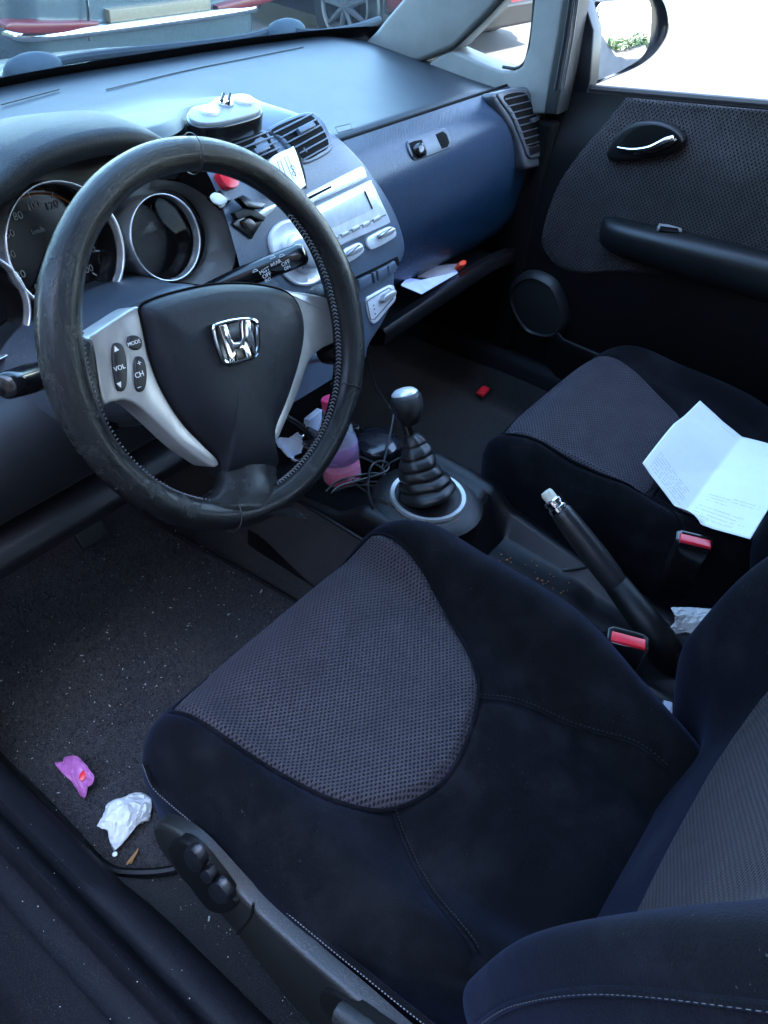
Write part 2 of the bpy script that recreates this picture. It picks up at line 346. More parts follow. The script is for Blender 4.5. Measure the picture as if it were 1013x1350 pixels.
TISSUE = simple('tissue_paper', (0.60, 0.60, 0.59), 0.9, var=0.03)
ASPH = ground_mat()

# ------------------------------------------------------------------ ground and things outside
g = mk('ground', [(-150, -150, 0), (150, -150, 0), (150, 150, 0), (-150, 150, 0)], [(0, 1, 2, 3)], ASPH, sharp=0); g['kind'] = 'structure'
shd_ = mk('shade_patch', [(-12, 1.6, 0.004), (2.9, 1.6, 0.004), (3.3, 7.6, 0.004), (-12, 7.6, 0.004)], [(0, 1, 2, 3)], plastic('shaded_asphalt', (0.022, 0.023, 0.024), 0.8, 90, 0.004), sharp=0); shd_['kind'] = 'structure'  # darker patch laid in for the shade on the ground ahead

def car(name, label, cat, paint, loc, yaw, taillight=True, k=1.0):
    e = thing(name, label, cat, loc, 'parked cars outside')
    A = rotz(yaw) * k; o = np.array(loc, float)
    def T(p): return o + A @ np.array(p, float)
    # body: sections along the length, rear at y=0, nose at y=4.1 ; half width, bottom z, waist z
    ys = [0.0, 0.05, 0.14, 0.3, 0.6, 1.2, 2.0, 2.8, 3.4, 3.8, 4.0, 4.08]
    hw = [0.66, 0.76, 0.81, 0.84, 0.85, 0.85, 0.85, 0.85, 0.84, 0.79, 0.70, 0.6]
    tops = [0.86, 0.92, 0.97, 0.99, 1.0, 1.0, 0.99, 0.97, 0.93, 0.86, 0.76, 0.68]
    rg = []
    for y, h, t in zip(ys, hw, tops):
        pr = [(-0.90, 0.22), (-1, 0.36), (-1.01, 0.52), (-0.99, 0.66), (-0.97, t - 0.1), (-0.9, t), (0, t + 0.02), (0.9, t), (0.97, t - 0.1), (0.99, 0.66), (1.01, 0.52), (1, 0.36), (0.90, 0.22)]
        rg.append([T((x * h, y, z)) for x, z in pr])
    MB().rings(rg, True, True, True).build('body', paint, e, sub=2, sharp=180)
    # greenhouse
    rg = []
    for y0, y1, z, h in ((0.12, 3.05, 0.98, 0.78), (0.2, 2.75, 1.12, 0.75), (0.4, 2.2, 1.36, 0.63), (0.7, 1.9, 1.44, 0.55)):
        rg.append([T((h * a, y0 if b < 0 else y1, z)) for a, b in ((-1, -1), (1, -1), (1, 1), (-1, 1))])
    MB().rings(rg, True, False, True).build('cabin', BLACK, e, bev=0.03)
    # rear: bumper ledge, number plate recess, lights, hatch shut line
    MB().tube(spl([T(p) for p in ((-0.80, 0.20, 0.50), (-0.76, 0.03, 0.515), (-0.4, -0.035, 0.52), (0.4, -0.035, 0.52), (0.76, 0.03, 0.515), (0.80, 0.20, 0.50))], 40, False), 0.022, 10).build('bumper_lip', CHROME if taillight else paint, e)
    MB().box(T((0, -0.012, 0.30)), (1.25, 0.05, 0.16), A).build('bumper_valance', DARK, e, bev=0.02)
    if taillight:
        S = Plane(T((0, -0.015, 0.545)), A @ np.array([1.0, 0, 0]), A @ np.array([0, -1.0, 0]))
        for sx in (-1, 1):
            out = spl([(sx * x, z) for x, z in ((0.34, 0.012), (0.50, 0.026), (0.66, 0.040), (0.76, 0.050), (0.79, 0.030), (0.70, 0.002), (0.5, -0.014), (0.36, -0.010))], 40)
            MB().plate(S, out, -0.05, 0.022, 0.008).build('tail_light', simple('tail_red', (0.10, 0.004, 0.007), 0.3), e)
        MB().tube([S.pt(-0.40, -0.06, 0.012), S.pt(-0.385, 0.05, 0.012), S.pt(-0.36, 0.3, 0.0)], 0.007, 6).build('shut_line', CHROME, e)
        MB().plate(S, [(-0.28, 0.0), (0.3, 0.0), (0.3, 0.05), (-0.28, 0.05)], -0.02, 0.018, 0.004).build('number_plate', simple('cream_plate', (0.16, 0.125, 0.08), 0.45), e)
    for sx in (-1, 1): MB().box(T((sx * 0.83, 2.05, 0.30)), (0.08, 3.3, 0.24), A).build('side_skirt', BLACK, e, bev=0.01)
    for y in (0.75, 3.25):
        for sx in (-1, 1):
            c = T((sx * 0.78, y, 0.30)); ax = A @ np.array([sx, 0, 0.0])
            wh = MB().lathe(c, ax, [(0.18, -0.09), (0.285, -0.09), (0.30, -0.05), (0.30, 0.07), (0.285, 0.095), (0.2, 0.1), (0.195, 0.07)], 40).build('tyre', RUBBER, e)
            sp = MB().lathe(c, ax, [(0.205, 0.06), (0.21, 0.102), (0.2, 0.108), (0.19, 0.08), (0.05, 0.07)], 40)
            for k in range(9):
                t = k * 2 * math.pi / 9; d = A @ np.array([0, math.cos(t), math.sin(t)])
                sp.tube([c + ax * 0.1, c + ax * 0.098 + d * 0.2], [0.026, 0.014], 6)
            r_ = sp.build('rim', simple('alloy', (0.16, 0.165, 0.17), 0.35, 0.6), e)
    return e
_q = P(128, 46, z=0.425); _q = _q - rotz(R(-3)) @ np.array([-0.36, -0.03, 0.0])
car('parked_car', 'pale silver car parked ahead, its red tail light showing through the windscreen', 'car', simple('silver_car_paint', (0.060, 0.085, 0.098), 0.25, 0.3, coat=1.0), (_q[0], _q[1], 0), R(-3), True, 0.85)
_w = P(468, 6, z=0.27) - rotz(R(-4)) @ np.array([-0.78, 0.75, 0]) * 0.9
car('parked_car', 'red car with spoked alloy wheels parked beyond the windscreen pillar, beside the silver car', 'car', simple('red_car_paint', (0.2, 0.01, 0.015), 0.25, coat=1.0), (_w[0], _w[1], 0), R(-4), False, 0.9)
# hedge and pale wall far behind, seen in the door mirror
def hedge(name, label, x0, x1, y0, y1, z1, seed):
    rr = random.Random(seed); mb = MB()
    for _ in range(int(400 * (x1 - x0) * (y1 - y0) * (z1 + 0.6))):
        p = np.array([rr.uniform(x0, x1), rr.uniform(y0, y1), rr.uniform(0.02, z1)]); p[2] *= 0.8 + 0.25 * math.sin(p[0] * 3) * math.sin(p[1] * 2)
        d = nrm([rr.gauss(0, 1), rr.gauss(0, 1), rr.gauss(0, 1)]); e = nrm(np.cross(d, [rr.gauss(0, 1), 0.3, 1])); s = rr.uniform(0.06, 0.13)
        mb.add([p - d * s, p + e * s * 0.5, p + d * s, p - e * s * 0.5], [(0, 1, 2, 3)])
    m, n, q = newmat('hedge_leaf'); c = coord(n); a = node(n, 'ShaderNodeTexNoise', Scale=2.5, Detail=5.0); L(n, c, a.inputs['Vector'])
    L(n, ramp(n, a.outputs[0], [(0.3, (0.03, 0.07, 0.015)), (0.7, (0.09, 0.16, 0.03))]), q.inputs['Base Color']); q.inputs['Roughness'].default_value = 0.6
    return tag(mb.build(name, m, sharp=0), label, 'hedge')
hedge('hedge', 'low green hedge across the yard behind the car, seen in the door mirror', 1.3, 5.5, -6.4, -5.6, 0.62, 3)
hedge('hedge', 'dark tall hedge added ahead to block low sky, behind the silver car', -5.0, 2.6, 8.0, 9.2, 2.6, 4)  # added hedge: cuts the low sky in front and dims the silver car

BX = -1.4
bld = thing('shade_building', 'unseen tall block added behind the car to cast the shade it stands in', 'building', (-8 + BX, -9, 0))  # out of view, added only to put both cars in shade
MB().box((-8.4 + BX, -9.2, 7.5), (19.0, 3.0, 15.0)).build('wall', plastic('render_wall', (0.42, 0.4, 0.37), 0.8, 60, 0.002), bld, bev=0.02)
MB().box((-8.4 + BX, -9.2, 15.1), (19.4, 3.4, 0.2)).build('roof', simple('roof_grey', (0.2, 0.2, 0.2), 0.8), bld)
for fl in range(5):
    for k in range(7):
        wx = -16.6 + BX + 2.6 * k
        f_ = MB().box((wx, -7.68, 1.6 + 2.9 * fl), (1.3, 0.06, 1.5)).build('window', WHITE, bld)
        MB().box((wx, -7.64, 1.6 + 2.9 * fl), (1.16, 0.03, 1.36)).build('pane', BLACK, f_)
hs_ = thing('sky_block_house', 'unseen long brick house added to block low sky on the driver side', 'house', (-8.5, -1, 0))  # out of view, added to keep low sky light off the cabin
MB().box((-9.2, -0.5, 2.9), (5.0, 15.0, 5.8)).build('wall', plastic('brick_wall', (0.17, 0.11, 0.08), 0.85, 60, 0.003), hs_, bev=0.02)
MB().add([(-12.0, -8.3, 5.8), (-6.5, -8.3, 5.8), (-6.5, 7.3, 5.8), (-12.0, 7.3, 5.8), (-9.2, -8.3, 7.8), (-9.2, 7.3, 7.8)], [(0, 1, 4), (1, 2, 5, 4), (2, 3, 5), (3, 0, 4, 5), (3, 2, 1, 0)]).build('roof', plastic('roof_tile', (0.09, 0.06, 0.05), 0.8, 40, 0.004), hs_)
for k in range(4):
    for z in (1.5, 4.2):
        f_ = MB().box((-6.68, -6 + 3.6 * k, z), (0.06, 1.1, 1.3)).build('window', WHITE, hs_); MB().box((-6.65, -6 + 3.6 * k, z), (0.05, 0.95, 1.15)).build('pane', BLACK, f_)
# ------------------------------------------------------------------ car shell
body = thing('car_interior_shell', 'black small car around the seats: sills, pillars, glass, floor carpet and roof', 'car', (0, 0, 0.3))
BASEX = [-0.74, -0.55, -0.113, 0.257, 0.50, 0.66, 0.735]; BASEY = [0.64, 0.695, 0.747, 0.73, 0.70, 0.66, 0.62]; BASEZ = 0.968
def base_y(x): return float(np.interp(x, BASEX, spl(np.c_[BASEX, BASEY], 7, False)[:, 1])) if False else float(np.interp(x, BASEX, BASEY))
_bs = spl(np.c_[BASEX, BASEY], 60, False)
def base_y(x): return float(np.interp(x, _bs[:, 0], _bs[:, 1]))
# floor
def floor_fn(a, b):
    x = -0.655 + 1.31 * a; y = -1.3 + 2.15 * b
    z = 0.31 + 0.30 * sm(0.44, 0.74, y) + 0.10 * math.exp(-(x / 0.11) ** 4) + 0.004 * math.sin(9 * x + 3) * math.sin(8 * y)
    z += 0.06 * sm(0.60, 0.655, abs(x)) * (1 if x > 0 else 0.3)
    return (x, y, z)
grid('floor_carpet', floor_fn, 90, 110, FLOORC, body, sharp=180)
def sill(sx):
    pr = [(0.648, 0.315), (0.652, 0.35), (0.657, 0.395), (0.670, 0.412), (0.690, 0.417), (0.6945, 0.412), (0.698, 0.404), (0.7025, 0.412), (0.708, 0.424), (0.716, 0.4265), (0.722, 0.42), (0.7245, 0.400), (0.728, 0.394), (0.752, 0.390), (0.757, 0.393), (0.762, 0.388), (0.80, 0.375), (0.82, 0.35), (0.83, 0.28), (0.83, 0.2)]
    rg = [[(sx * x, y + 0.0, z) for x, z in pr] for y in np.linspace(-1.4, 0.8, 60)]
    k = len(pr)
    # widen the inner trim where it meets the B pillar
    for r_, y in zip(rg, np.linspace(-1.4, 0.8, 60)):
        d = 0.008 * (1 - sm(-0.16, -0.08, y)) + 0.012 * sm(0.1, 0.35, y)
        for i in range(5): r_[i] = (sx * (pr[i][0] - d * (1 - i / 6)), y, r_[i][2])
    MB().rings(rg, False).build('sill_trim', SILLM, body, sharp=60)
sill(-1); sill(1)
# roof, rear, firewall, cowl, bonnet
def roof_fn(a, b):
    x = -0.60 + 1.2 * a; y = 0.02 - 2.6 * b; return (x, y, 1.475 - 0.05 * (2 * a - 1) ** 2 - 0.10 * (b - 0.35) ** 2)
r_ = grid('roof', roof_fn, 12, 16, simple('headliner_grey', (0.5, 0.5, 0.48), 0.9), body, sharp=180); mo = r_.modifiers.new('thick', 'SOLIDIFY'); mo.thickness = 0.04; mo.offset = 1
MB().box((0, -2.45, 0.85), (1.3, 0.06, 1.1)).build('tailgate', DARK, body, bev=0.02)
MB().box((0, 0.90, 0.62), (1.36, 0.04, 0.62)).build('firewall', VOID, body)
def cowl_fn(a, b):
    x = -0.78 + 1.56 * a; y = base_y(np.clip(x, -.73, .73)) + 0.06 + 0.16 * b; return (x, y, 0.945 - 0.03 * math.sin(math.pi * b) - 0.02 * b)
grid('cowl', cowl_fn, 30, 8, DARK, body, sharp=180)
def bonnet_fn(a, b):
    x = -0.80 + 1.6 * a; y = base_y(np.clip(x, -.73, .73)) + 0.215 + 0.70 * b; return (x * (1 - 0.12 * b ** 2), y, 0.925 - 0.10 * b - 0.14 * b ** 3 - 0.05 * (2 * a - 1) ** 4)
grid('bonnet', bonnet_fn, 30, 20, BODYP, body, sharp=180)
# windscreen: curved pane from the base line up to the roof edge, black band along the bottom
def ws_fn(a, b, lo=0.0, off=0.0):
    x0 = -0.735 + 1.47 * a; y0 = base_y(x0) + 0.035; z0 = BASEZ - 0.016; x1 = -0.58 + 1.16 * a; y1 = 0.06 - 0.05 * (2 * a - 1) ** 2; z1 = 1.455 - 0.03 * (2 * a - 1) ** 2
    t = b; bow = 0.05 * math.sin(math.pi * t)
    return np.array([x0 + (x1 - x0) * t, y0 + (y1 - y0) * t + bow * 0.6 + off, z0 + (z1 - z0) * t + bow * 0.5 + off])
grid('windscreen', lambda a, b: ws_fn(a, b), 40, 24, GLASSW, body, sharp=180)
grid('windscreen_band', lambda a, b: ws_fn(a, b * 0.075, off=-0.003), 60, 3, FRIT, body, sharp=180)
# right A pillar, front quarter pillar
SP = Plane((0.672, 0, 1.0), (0, -1, 0), (-1, 0, 0))
ap = trace(SP, [(478, 62), (500, 40), (516, 20), (540, -8), (620, -90), (860, -330), (930, -330), (676, -16), (640, 24), (602, 62), (560, 80), (520, 85)])
MB().plate(SP, ap, -0.05, 0.012, 0.010).build('windscreen_pillar', PILL, body)
qp = trace(SP, [(598, 66), (640, 84), (664, 93), (680, 92), (690, 86), (699, 60), (706, 0), (712, -60), (722, -160), (762, -160), (752, -40), (740, 40), (727, 110), (722, 150), (700, 150), (660, 150), (600, 122), (556, 92), (580, 74)])
MB().plate(SP, qp, -0.05, 0.006, 0.006).build('quarter_pillar', PILL, body)
MB().tube([SP.pt(*SP.hit(u, v), 0.004) for u, v in spl([(596, 64), (604, 58), (640, 24), (676, -14), (730, -66)], 20, False)], 0.0045, 8).tube([SP.pt(*SP.hit(u, v), 0.002) for u, v in spl([(706, -10), (702, 40), (696, 74), (690, 85), (680, 90), (664, 88)], 24, False)], 0.003, 8).build('quarter_seal', SEAL, body)
GP = Plane((0.70, 0, 1.0), (0, -1, 0), (-1, 0, 0))
MB().plate(GP, trace(GP, [(590, 60), (690, -40), (720, -80), (706, 0), (695, 92), (650, 100), (600, 80)]), -0.003, 0.001, 0.001).build('quarter_window', GLASSQ, body)
dd = thing('driver_door', 'opened driver door hanging out beside the front sill, black inside', 'car door', (-0.83, 0.40, 0.4))
A_ = rotz(R(-64))      # opened about 64 degrees about its front hinge
def dpt(l, t, z): return np.array([-0.85, 0.42, 0]) + A_ @ np.array([t, -l, 0.0]) + np.array([0, 0, z])
MB().rings([[dpt(l, t, z) for t, z in ((0.0, 0.36), (0.05, 0.40), (0.06, 0.70), (0.05, 0.98), (-0.03, 1.0), (-0.06, 0.75), (-0.05, 0.40))] for l in np.linspace(0.0, 1.08, 8)], True, True, True).build('door_panel', DARK, dd, bev=0.01)
MB().tube(spl([dpt(0.02, 0, 1.0), dpt(0.20, -0.02, 1.22), dpt(0.55, -0.08, 1.42), dpt(1.0, -0.10, 1.45), dpt(1.07, -0.04, 1.2), dpt(1.08, 0, 1.0)], 30, False), 0.022, 8).build('window_frame', SEAL, dd)
MB().add([dpt(0.02, 0, 0.99), dpt(1.07, 0, 0.99), dpt(1.0, -0.10, 1.44), dpt(0.55, -0.08, 1.41)], [(0, 1, 2, 3)]).build('window_glass', GLASSQ, dd)
# left pillar (beside the driver, off frame) and the door posts behind
for sx in (-1, 1):
    if sx < 0: MB().tube(spl([(sx * 0.73, 0.62, 0.95), (sx * 0.68, 0.35, 1.2), (sx * 0.60, 0.03, 1.44)], 12, False), 0.035, 10).build('roof_pillar', PILL, body)
    MB().box((sx * 0.68, -0.98, 0.9), (0.05, 0.16, 1.15), rotx(R(5))).build('door_post', PILL, body, bev=0.02)
MB().box((0.70, -1.8, 0.65), (0.06, 1.45, 0.75)).build('rear_side_trim', DARK, body, bev=0.02)
MB().box((-0.70, -1.8, 0.65), (0.06, 1.45, 0.75)).build('rear_side_trim', DARK, body, bev=0.02)
MB().box((0, -1.55, 0.5), (1.3, 0.5, 0.4)).box((0, -1.85, 0.85), (1.3, 0.18, 0.6), rotx(R(-14))).build('rear_bench', VELV, body, bev=0.05)
# wipers and washer-wet cowl edge seen through the glass
def wiper(pxs, label):
    e = thing('windscreen_wiper', label, 'wiper', P(*pxs[0], z=0.955), 'wipers on the windscreen')
    pts = [P(u, v, z=0.958) for u, v in pxs]
    MB().tube(spl(pts, 30, False), 0.008, 8).build('wiper_arm', simple('wiper_blue_grey', (0.012, 0.02, 0.03), 0.7, spec=0.2), e)
    c = pts[0]; MB().pillow(Plane(c, (1, 0, 0), (0, -0.5, 1)), [(0.055 * math.cos(t), 0.026 * math.sin(t)) for t in np.linspace(0, 6.283, 28, endpoint=False)], [(1.05, -0.02), (1, 0.0), (0.94, 0.006), (0.75, 0.013), (0.45, 0.017), (0.15, 0.018)]).build('pivot_cover', simple('wiper_cap', (0.02, 0.035, 0.05), 0.7, spec=0.2), e)
wiper([(45, 88), (120, 74), (300, 54), (362, 40)], 'left wiper arm lying low behind the glass, in front of the silver car')
wiper([(378, 40), (420, 44), (470, 36), (500, 26)], 'right wiper arm by the foot of the windscreen pillar')

# ------------------------------------------------------------------ dashboard
dash = thing('dashboard', 'grey dashboard with three ringed gauges, centre stack, vents and dark blue glovebox', 'dashboard', (0, 0.4, 0.6))
FP = Prof([(0.115, 0.60), (0.14, 0.67), (0.165, 0.75), (0.19, 0.84), (0.215, 0.92), (0.235, 0.965), (0.262, 1.0), (0.30, 1.022), (0.36, 1.032)], 70)
GPf = Prof([(0.30, 0.640), (0.275, 0.665), (0.250, 0.70), (0.238, 0.75), (0.234, 0.80), (0.238, 0.85), (0.248, 0.895), (0.268, 0.93), (0.298, 0.953)], 60)
def hump(x, y):
    d = sm(0.155, 0.02, x) if False else 1 - sm(0.0, 0.15, x)
    drv = math.exp(-((x + 0.36) / 0.26) ** 4)
    return (0.073 * d * (1 - sm(0.33, 0.60, y))) + 0.028 * drv * (1 - sm(0.26, 0.46, y))
def rear_y(x):
    a = sm(0.02, 0.16, x); return 0.345 * (1 - a) * 1.0 + 0.303 * a - 0.10 * math.exp(-((x + 0.36) / 0.235) ** 6)
def top_fn(a, b):
    x = -0.70 + 1.385 * a; y0 = rear_y(x); y1 = base_y(x) + 0.02; y = y0 + (y1 - y0) * b
    z = 0.957 + 0.02 * sm(0.3, 0.7, y) - 0.015 * sm(0.55, 0.7, abs(x)) + hump(x, y)
    z -= 0.010 * (1 - sm(0, 0.035, b)) ** 2 + 0.012 * sm(0.94, 1.0, b)
    return (x, y, z)
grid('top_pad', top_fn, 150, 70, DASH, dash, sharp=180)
MB().tube(spl([P(u, v, z=0.977) for u, v in ((140, 118), (250, 92), (330, 76), (400, 62))], 20, False), 0.0007, 6).build('defrost_slot', DARK, dash)
MB().tube(spl([P(u, v, z=0.979) for u, v in ((2, 138), (40, 128), (78, 118))], 10, False), 0.0009, 6).build('defrost_slot', DARK, dash)
# glovebox face
def gx(a, b): return 0.135 + 0.545 * a
def glove_fn(a, b):
    return GPf.pt(gx(a, b), GPf.L * b)
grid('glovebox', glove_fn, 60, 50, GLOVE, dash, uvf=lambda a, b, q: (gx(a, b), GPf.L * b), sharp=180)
# seam shadow gap and underside
MB().tube([(0.13 + 0.55 * k / 20, 0.303, 0.9525) for k in range(21)], 0.0035, 6).build('seam', VOID, dash)
e_ = [GPf.hit(u, v, 0.001) for u, v in spl([(642, 128), (655, 138), (668, 160), (680, 190), (690, 215)], 20, False)]
MB().tube([GPf.pt(*q, 0.0) for q in e_], 0.0012, 6).build('end_seam', VOID, dash)
# latch
lt = trace(GPf, [(536, 188), (545, 182), (580, 170), (588, 172), (594, 182), (594, 193), (586, 198), (552, 211), (544, 210), (538, 200)], 0, 40)
lm = MB().plate(GPf, lt, -0.004, 0.003, 0.002).build('latch', plastic('latch_plastic', (0.05, 0.06, 0.075), 0.35), dash)
MB().plate(GPf, trace(GPf, [(539, 189), (546, 186), (556, 184), (563, 200), (562, 206), (550, 210), (545, 208)], 0.003), 0, 0.0034, 0.0004).build('latch_recess', VOID, lm)
MB().plate(GPf, trace(GPf, [(575, 177), (584, 173), (589, 177), (593, 188), (590, 194), (583, 196)], 0.003), 0, 0.0034, 0.0004).build('latch_recess', VOID, lm)
MB().pillow(GPf, trace(GPf, [(545, 196), (549, 189), (556, 188), (560, 197), (559, 206), (552, 208)], 0.004, 24), [(1, 0), (1, 0.004), (0.8, 0.008), (0.4, 0.010)]).build('latch_button', BLACK, lm)
# passenger vent
def vent(S, outer, inner, nslat, parent, ang_px, tab, name='air_vent', frame=FASC, h=0.0, rim=0.004):
    o = trace(S, outer, h, 60); i = trace(S, inner, h, 60)
    f = MB().plate(S, o, -0.01, h + rim, 0.003).build(name, frame, parent)
    MB().plate(S, i, 0, h + rim + 0.0006, 0.0003).build('vent_opening', VOID, f)
    i2 = ccw(i); mb = MB(); (A, B), (C_, D) = ang_px       # slats run from line A-B to line C-D
    A, B, C_, D = [np.array(S.hit(*q, h)) for q in (A, B, C_, D)]
    for k in range(nslat):
        t = (k + 0.5) / nslat; a = A + (B - A) * t; b = C_ + (D - C_) * t; c = (a + b) / 2; d = nrm(b - a); w_ = 0.0010
        nn = np.array([-d[1], d[0]]); mb.plate(S, [a - nn * w_, b - nn * w_, b + nn * w_, a + nn * w_], h + rim, h + rim + 0.0022, 0.0006)
    mb.build('slats', frame, f)
    (tu, tv), (tw, tx) = tab; a = np.array(S.hit(tu, tv, h)); b = np.array(S.hit(tw, tx, h)); d = nrm(b - a); nn = np.array([-d[1], d[0]]) * 0.0035
    MB().plate(S, [a - nn, b - nn, b + nn, a + nn], h + rim, h + rim + 0.0065, 0.0012).build('vent_tab', frame, f)
    return f
VP = Plane(P(692, 165, y=0.238), (1, -0.15, 0.0), (-0.14, -0.92, 0.34))
VBL = plastic('vent_blue_grey', (0.05, 0.055, 0.065), 0.35)
MB().plate(VP, trace(VP, [(650, 128), (668, 119), (694, 114), (712, 124), (724, 146), (731, 180), (730, 205), (722, 217), (706, 222), (694, 222), (688, 205), (678, 175)], 0, 60), -0.06, 0.0, 0.008).build('dash_end', VBL, dash, sharp=60)
vent(VP, [(655, 124), (688, 117), (700, 126), (714, 158), (721, 188), (715, 203), (697, 209), (688, 190), (674, 156)],
     [(662, 128), (686, 122), (695, 130), (707, 160), (713, 183), (708, 190), (694, 193), (686, 172), (675, 148)], 8, dash, (((661, 127), (694, 196)), ((691, 120), (714, 190))), ((696, 160), (706, 156)), frame=VBL)
MB().plate(VP, trace(VP, [(697, 195), (712, 191), (714, 199), (699, 205)], 0.004), 0, 0.0058, 0.0008).build('vent_closer', DARK, dash)
# shelf below the glovebox
sl = [P(505, 442, y=0.205), P(560, 405, y=0.20), P(610, 372, y=0.20), P(652, 345, y=0.21), P(690, 330, y=0.23)]
sp_ = spl(sl, 30, False)
MB().rings([[p + np.array(d) for d in ((0, 0.02, 0.006), (0, 0.0, 0.012), (0, -0.006, 0.004), (0, -0.004, -0.018), (0, 0.02, -0.03), (0, 0.25, -0.03), (0, 0.25, -0.015), (0, 0.03, -0.015))] for p in sp_], True, True, True).build('open_shelf', DARK2, dash, sharp=50)
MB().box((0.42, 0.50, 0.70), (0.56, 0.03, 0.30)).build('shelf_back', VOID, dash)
# ---- centre fascia: right edge traced, left edge behind the wheel
redge = [(345, 128), (400, 147), (440, 172), (470, 200), (497, 234), (520, 272), (533, 305), (537, 330), (531, 347), (524, 352), (523, 372), (521, 396), (508, 425), (489, 456), (487, 470)]
re_ = np.array([FP.hit(u, v) for u, v in spl(redge, 80, False)]); od = np.argsort(re_[:, 1]); re_ = re_[od]
FT = np.linspace(re_[0, 1], FP.L, 70)
def fx(t): return float(np.interp(t, re_[:, 1], re_[:, 0]))
NU = 60
V = []; 
for t in FT:
    x1 = fx(t); x0 = -0.145 + 0.05 * sm(0.25, 0.0, t)
    for k in range(NU): V.append(FP.pt(x0 + (x1 - x0) * k / (NU - 1), t, -0.006 * (k / (NU - 1)) ** 14))
    V.append(FP.pt(x1 + 0.004, t, -0.014)); V.append(FP.pt(x1 + 0.006, t, -0.03)); V.append(FP.pt(x1 - 0.01, t, -0.12))
w_ = NU + 3
mk('centre_fascia', V, [(j * w_ + i, j * w_ + i + 1, (j + 1) * w_ + i + 1, (j + 1) * w_ + i) for j in range(len(FT) - 1) for i in range(w_ - 1)], FASC, dash, sharp=180)
# centre vents
vent(FP, [(352, 172), (385, 155), (408, 150), (424, 160), (436, 185), (436, 198), (425, 207), (400, 217), (384, 205), (368, 185)],
     [(356, 175), (386, 160), (406, 155), (418, 164), (430, 186), (430, 196), (420, 203), (401, 212), (388, 200), (374, 184)], 6, dash, (((354, 176), (400, 216)), ((408, 150), (436, 196))), ((390, 178), (410, 168)))
vent(FP, [(296, 190), (330, 178), (348, 174), (362, 190), (372, 205), (378, 220), (340, 232), (318, 215)],
     [(303, 192), (330, 182), (346, 178), (358, 193), (368, 210), (370, 218), (340, 226), (322, 212)], 6, dash, (((298, 192), (340, 234)), ((350, 174), (378, 214))), ((332, 205), (350, 197)))
# radio
rd = MB().plate(FP, trace(FP, [(384, 268), (400, 258), (470, 222), (478, 223), (481, 230), (476, 238), (410, 268), (388, 278)], 0, 50), -0.004, 0.004, 0.002).build('cd_slot_strip', SILV, dash)
MB().plate(FP, trace(FP, [(395, 265), (436, 245), (438, 247), (400, 267)], 0.004), 0, 0.0046, 0.0003).build('cd_slot', VOID, rd)
rf = MB().plate(FP, trace(FP, [(388, 288), (400, 280), (480, 241), (488, 241), (496, 256), (510, 286), (512, 293), (505, 297), (450, 322), (430, 330), (405, 330)], 0, 70), -0.004, 0.005, 0.0025).build('radio', SILV, dash)
MB().plate(FP, trace(FP, [(402, 292), (480, 252), (490, 276), (425, 306), (412, 308)], 0.005), 0, 0.0056, 0.0003).build('radio_display', simple('display_grey', (0.58, 0.6, 0.6), 0.22), rf)
MB().tube([FP.pt(*FP.hit(u, v, 0.006), 0.006) for u, v in ((481, 252), (491, 275))], 0.0013, 6).build('display_edge', DARK, rf)
MB().tube([FP.pt(*FP.hit(u, v, 0.005), 0.005) for u, v in ((430, 318), (470, 300), (509, 283))], 0.0007, 5).build('button_line', DARK, rf)
for a, b in (((436, 317), (446, 312)), ((450, 311), (460, 306)), ((464, 304), (474, 299)), ((478, 298), (488, 293)), ((492, 291), (502, 286))):
    a = np.array(FP.hit(*a, 0.005)); b = np.array(FP.hit(*b, 0.005)); d = (b - a); nn = np.array([-d[1], d[0]]); nn = nrm(nn) * 0.0028
    MB().plate(FP, [a - nn, b - nn, b + nn, a + nn], 0.004, 0.0066, 0.0008).build('preset_button', SILVD, rf)
def slider(body_px, knob_px, parent=dash):
    b = MB().plate(FP, trace(FP, body_px, 0, 36), -0.003, 0.0035, 0.0015).build('slide_control', SILV, parent)
    MB().plate(FP, trace(FP, knob_px, 0.004, 24), 0, 0.010, 0.002).build('slide_knob', SILVD, b)
    MB().tube([FP.pt(*q, 0.0105) for q in spl(trace(FP, [knob_px[0], knob_px[len(knob_px) // 2]], 0.0105), 6, False)], 0.0008, 5).build('slide_mark', DARK, b)
slider([(482, 316), (490, 309), (512, 299), (519, 302), (521, 309), (516, 315), (494, 327), (485, 328)], [(499, 315), (516, 307), (517, 300), (500, 308), (498, 312)])
slider([(452, 330), (460, 325), (472, 320), (478, 326), (476, 334), (460, 345), (450, 344)], [(458, 338), (475, 330), (474, 323), (458, 331)])
# row of buttons in a recess
MB().plate(FP, trace(FP, [(466, 366), (500, 350), (524, 338), (527, 346), (524, 352), (470, 380)], 0.0), 0, 0.0006, 0.0003).build('button_recess', VOID, dash)
for q in ([(472, 369), (489, 361), (491, 374), (474, 384)], [(491, 360), (495, 358), (497, 371), (494, 373)], [(497, 357), (510, 350), (512, 363), (499, 370)], [(511, 350), (520, 344), (524, 352), (521, 358), (513, 363)]):
    MB().plate(FP, trace(FP, q, 0.004), 0, 0.006, 0.002).build('push_button', FASC, dash)
lc = MB().plate(FP, trace(FP, [(482, 396), (490, 388), (514, 376), (519, 380), (520, 395), (508, 410), (496, 424), (488, 424)], 0, 40), -0.003, 0.003, 0.0015).build('mode_panel', SILV, dash)
MB().plate(FP, trace(FP, [(502, 398), (516, 390), (517, 382), (503, 389)], 0.003, 20), 0, 0.012, 0.002).build('mode_lever', SILVD, lc)
MB().tube(np.array([FP.pt(*FP.hit(u, v, 0.0035), 0.0035) for u, v in ((484, 397), (513, 379), (518, 384), (518, 394), (494, 421), (489, 421), (484, 397))]), 0.0006, 5).build('panel_line', DARK, lc)
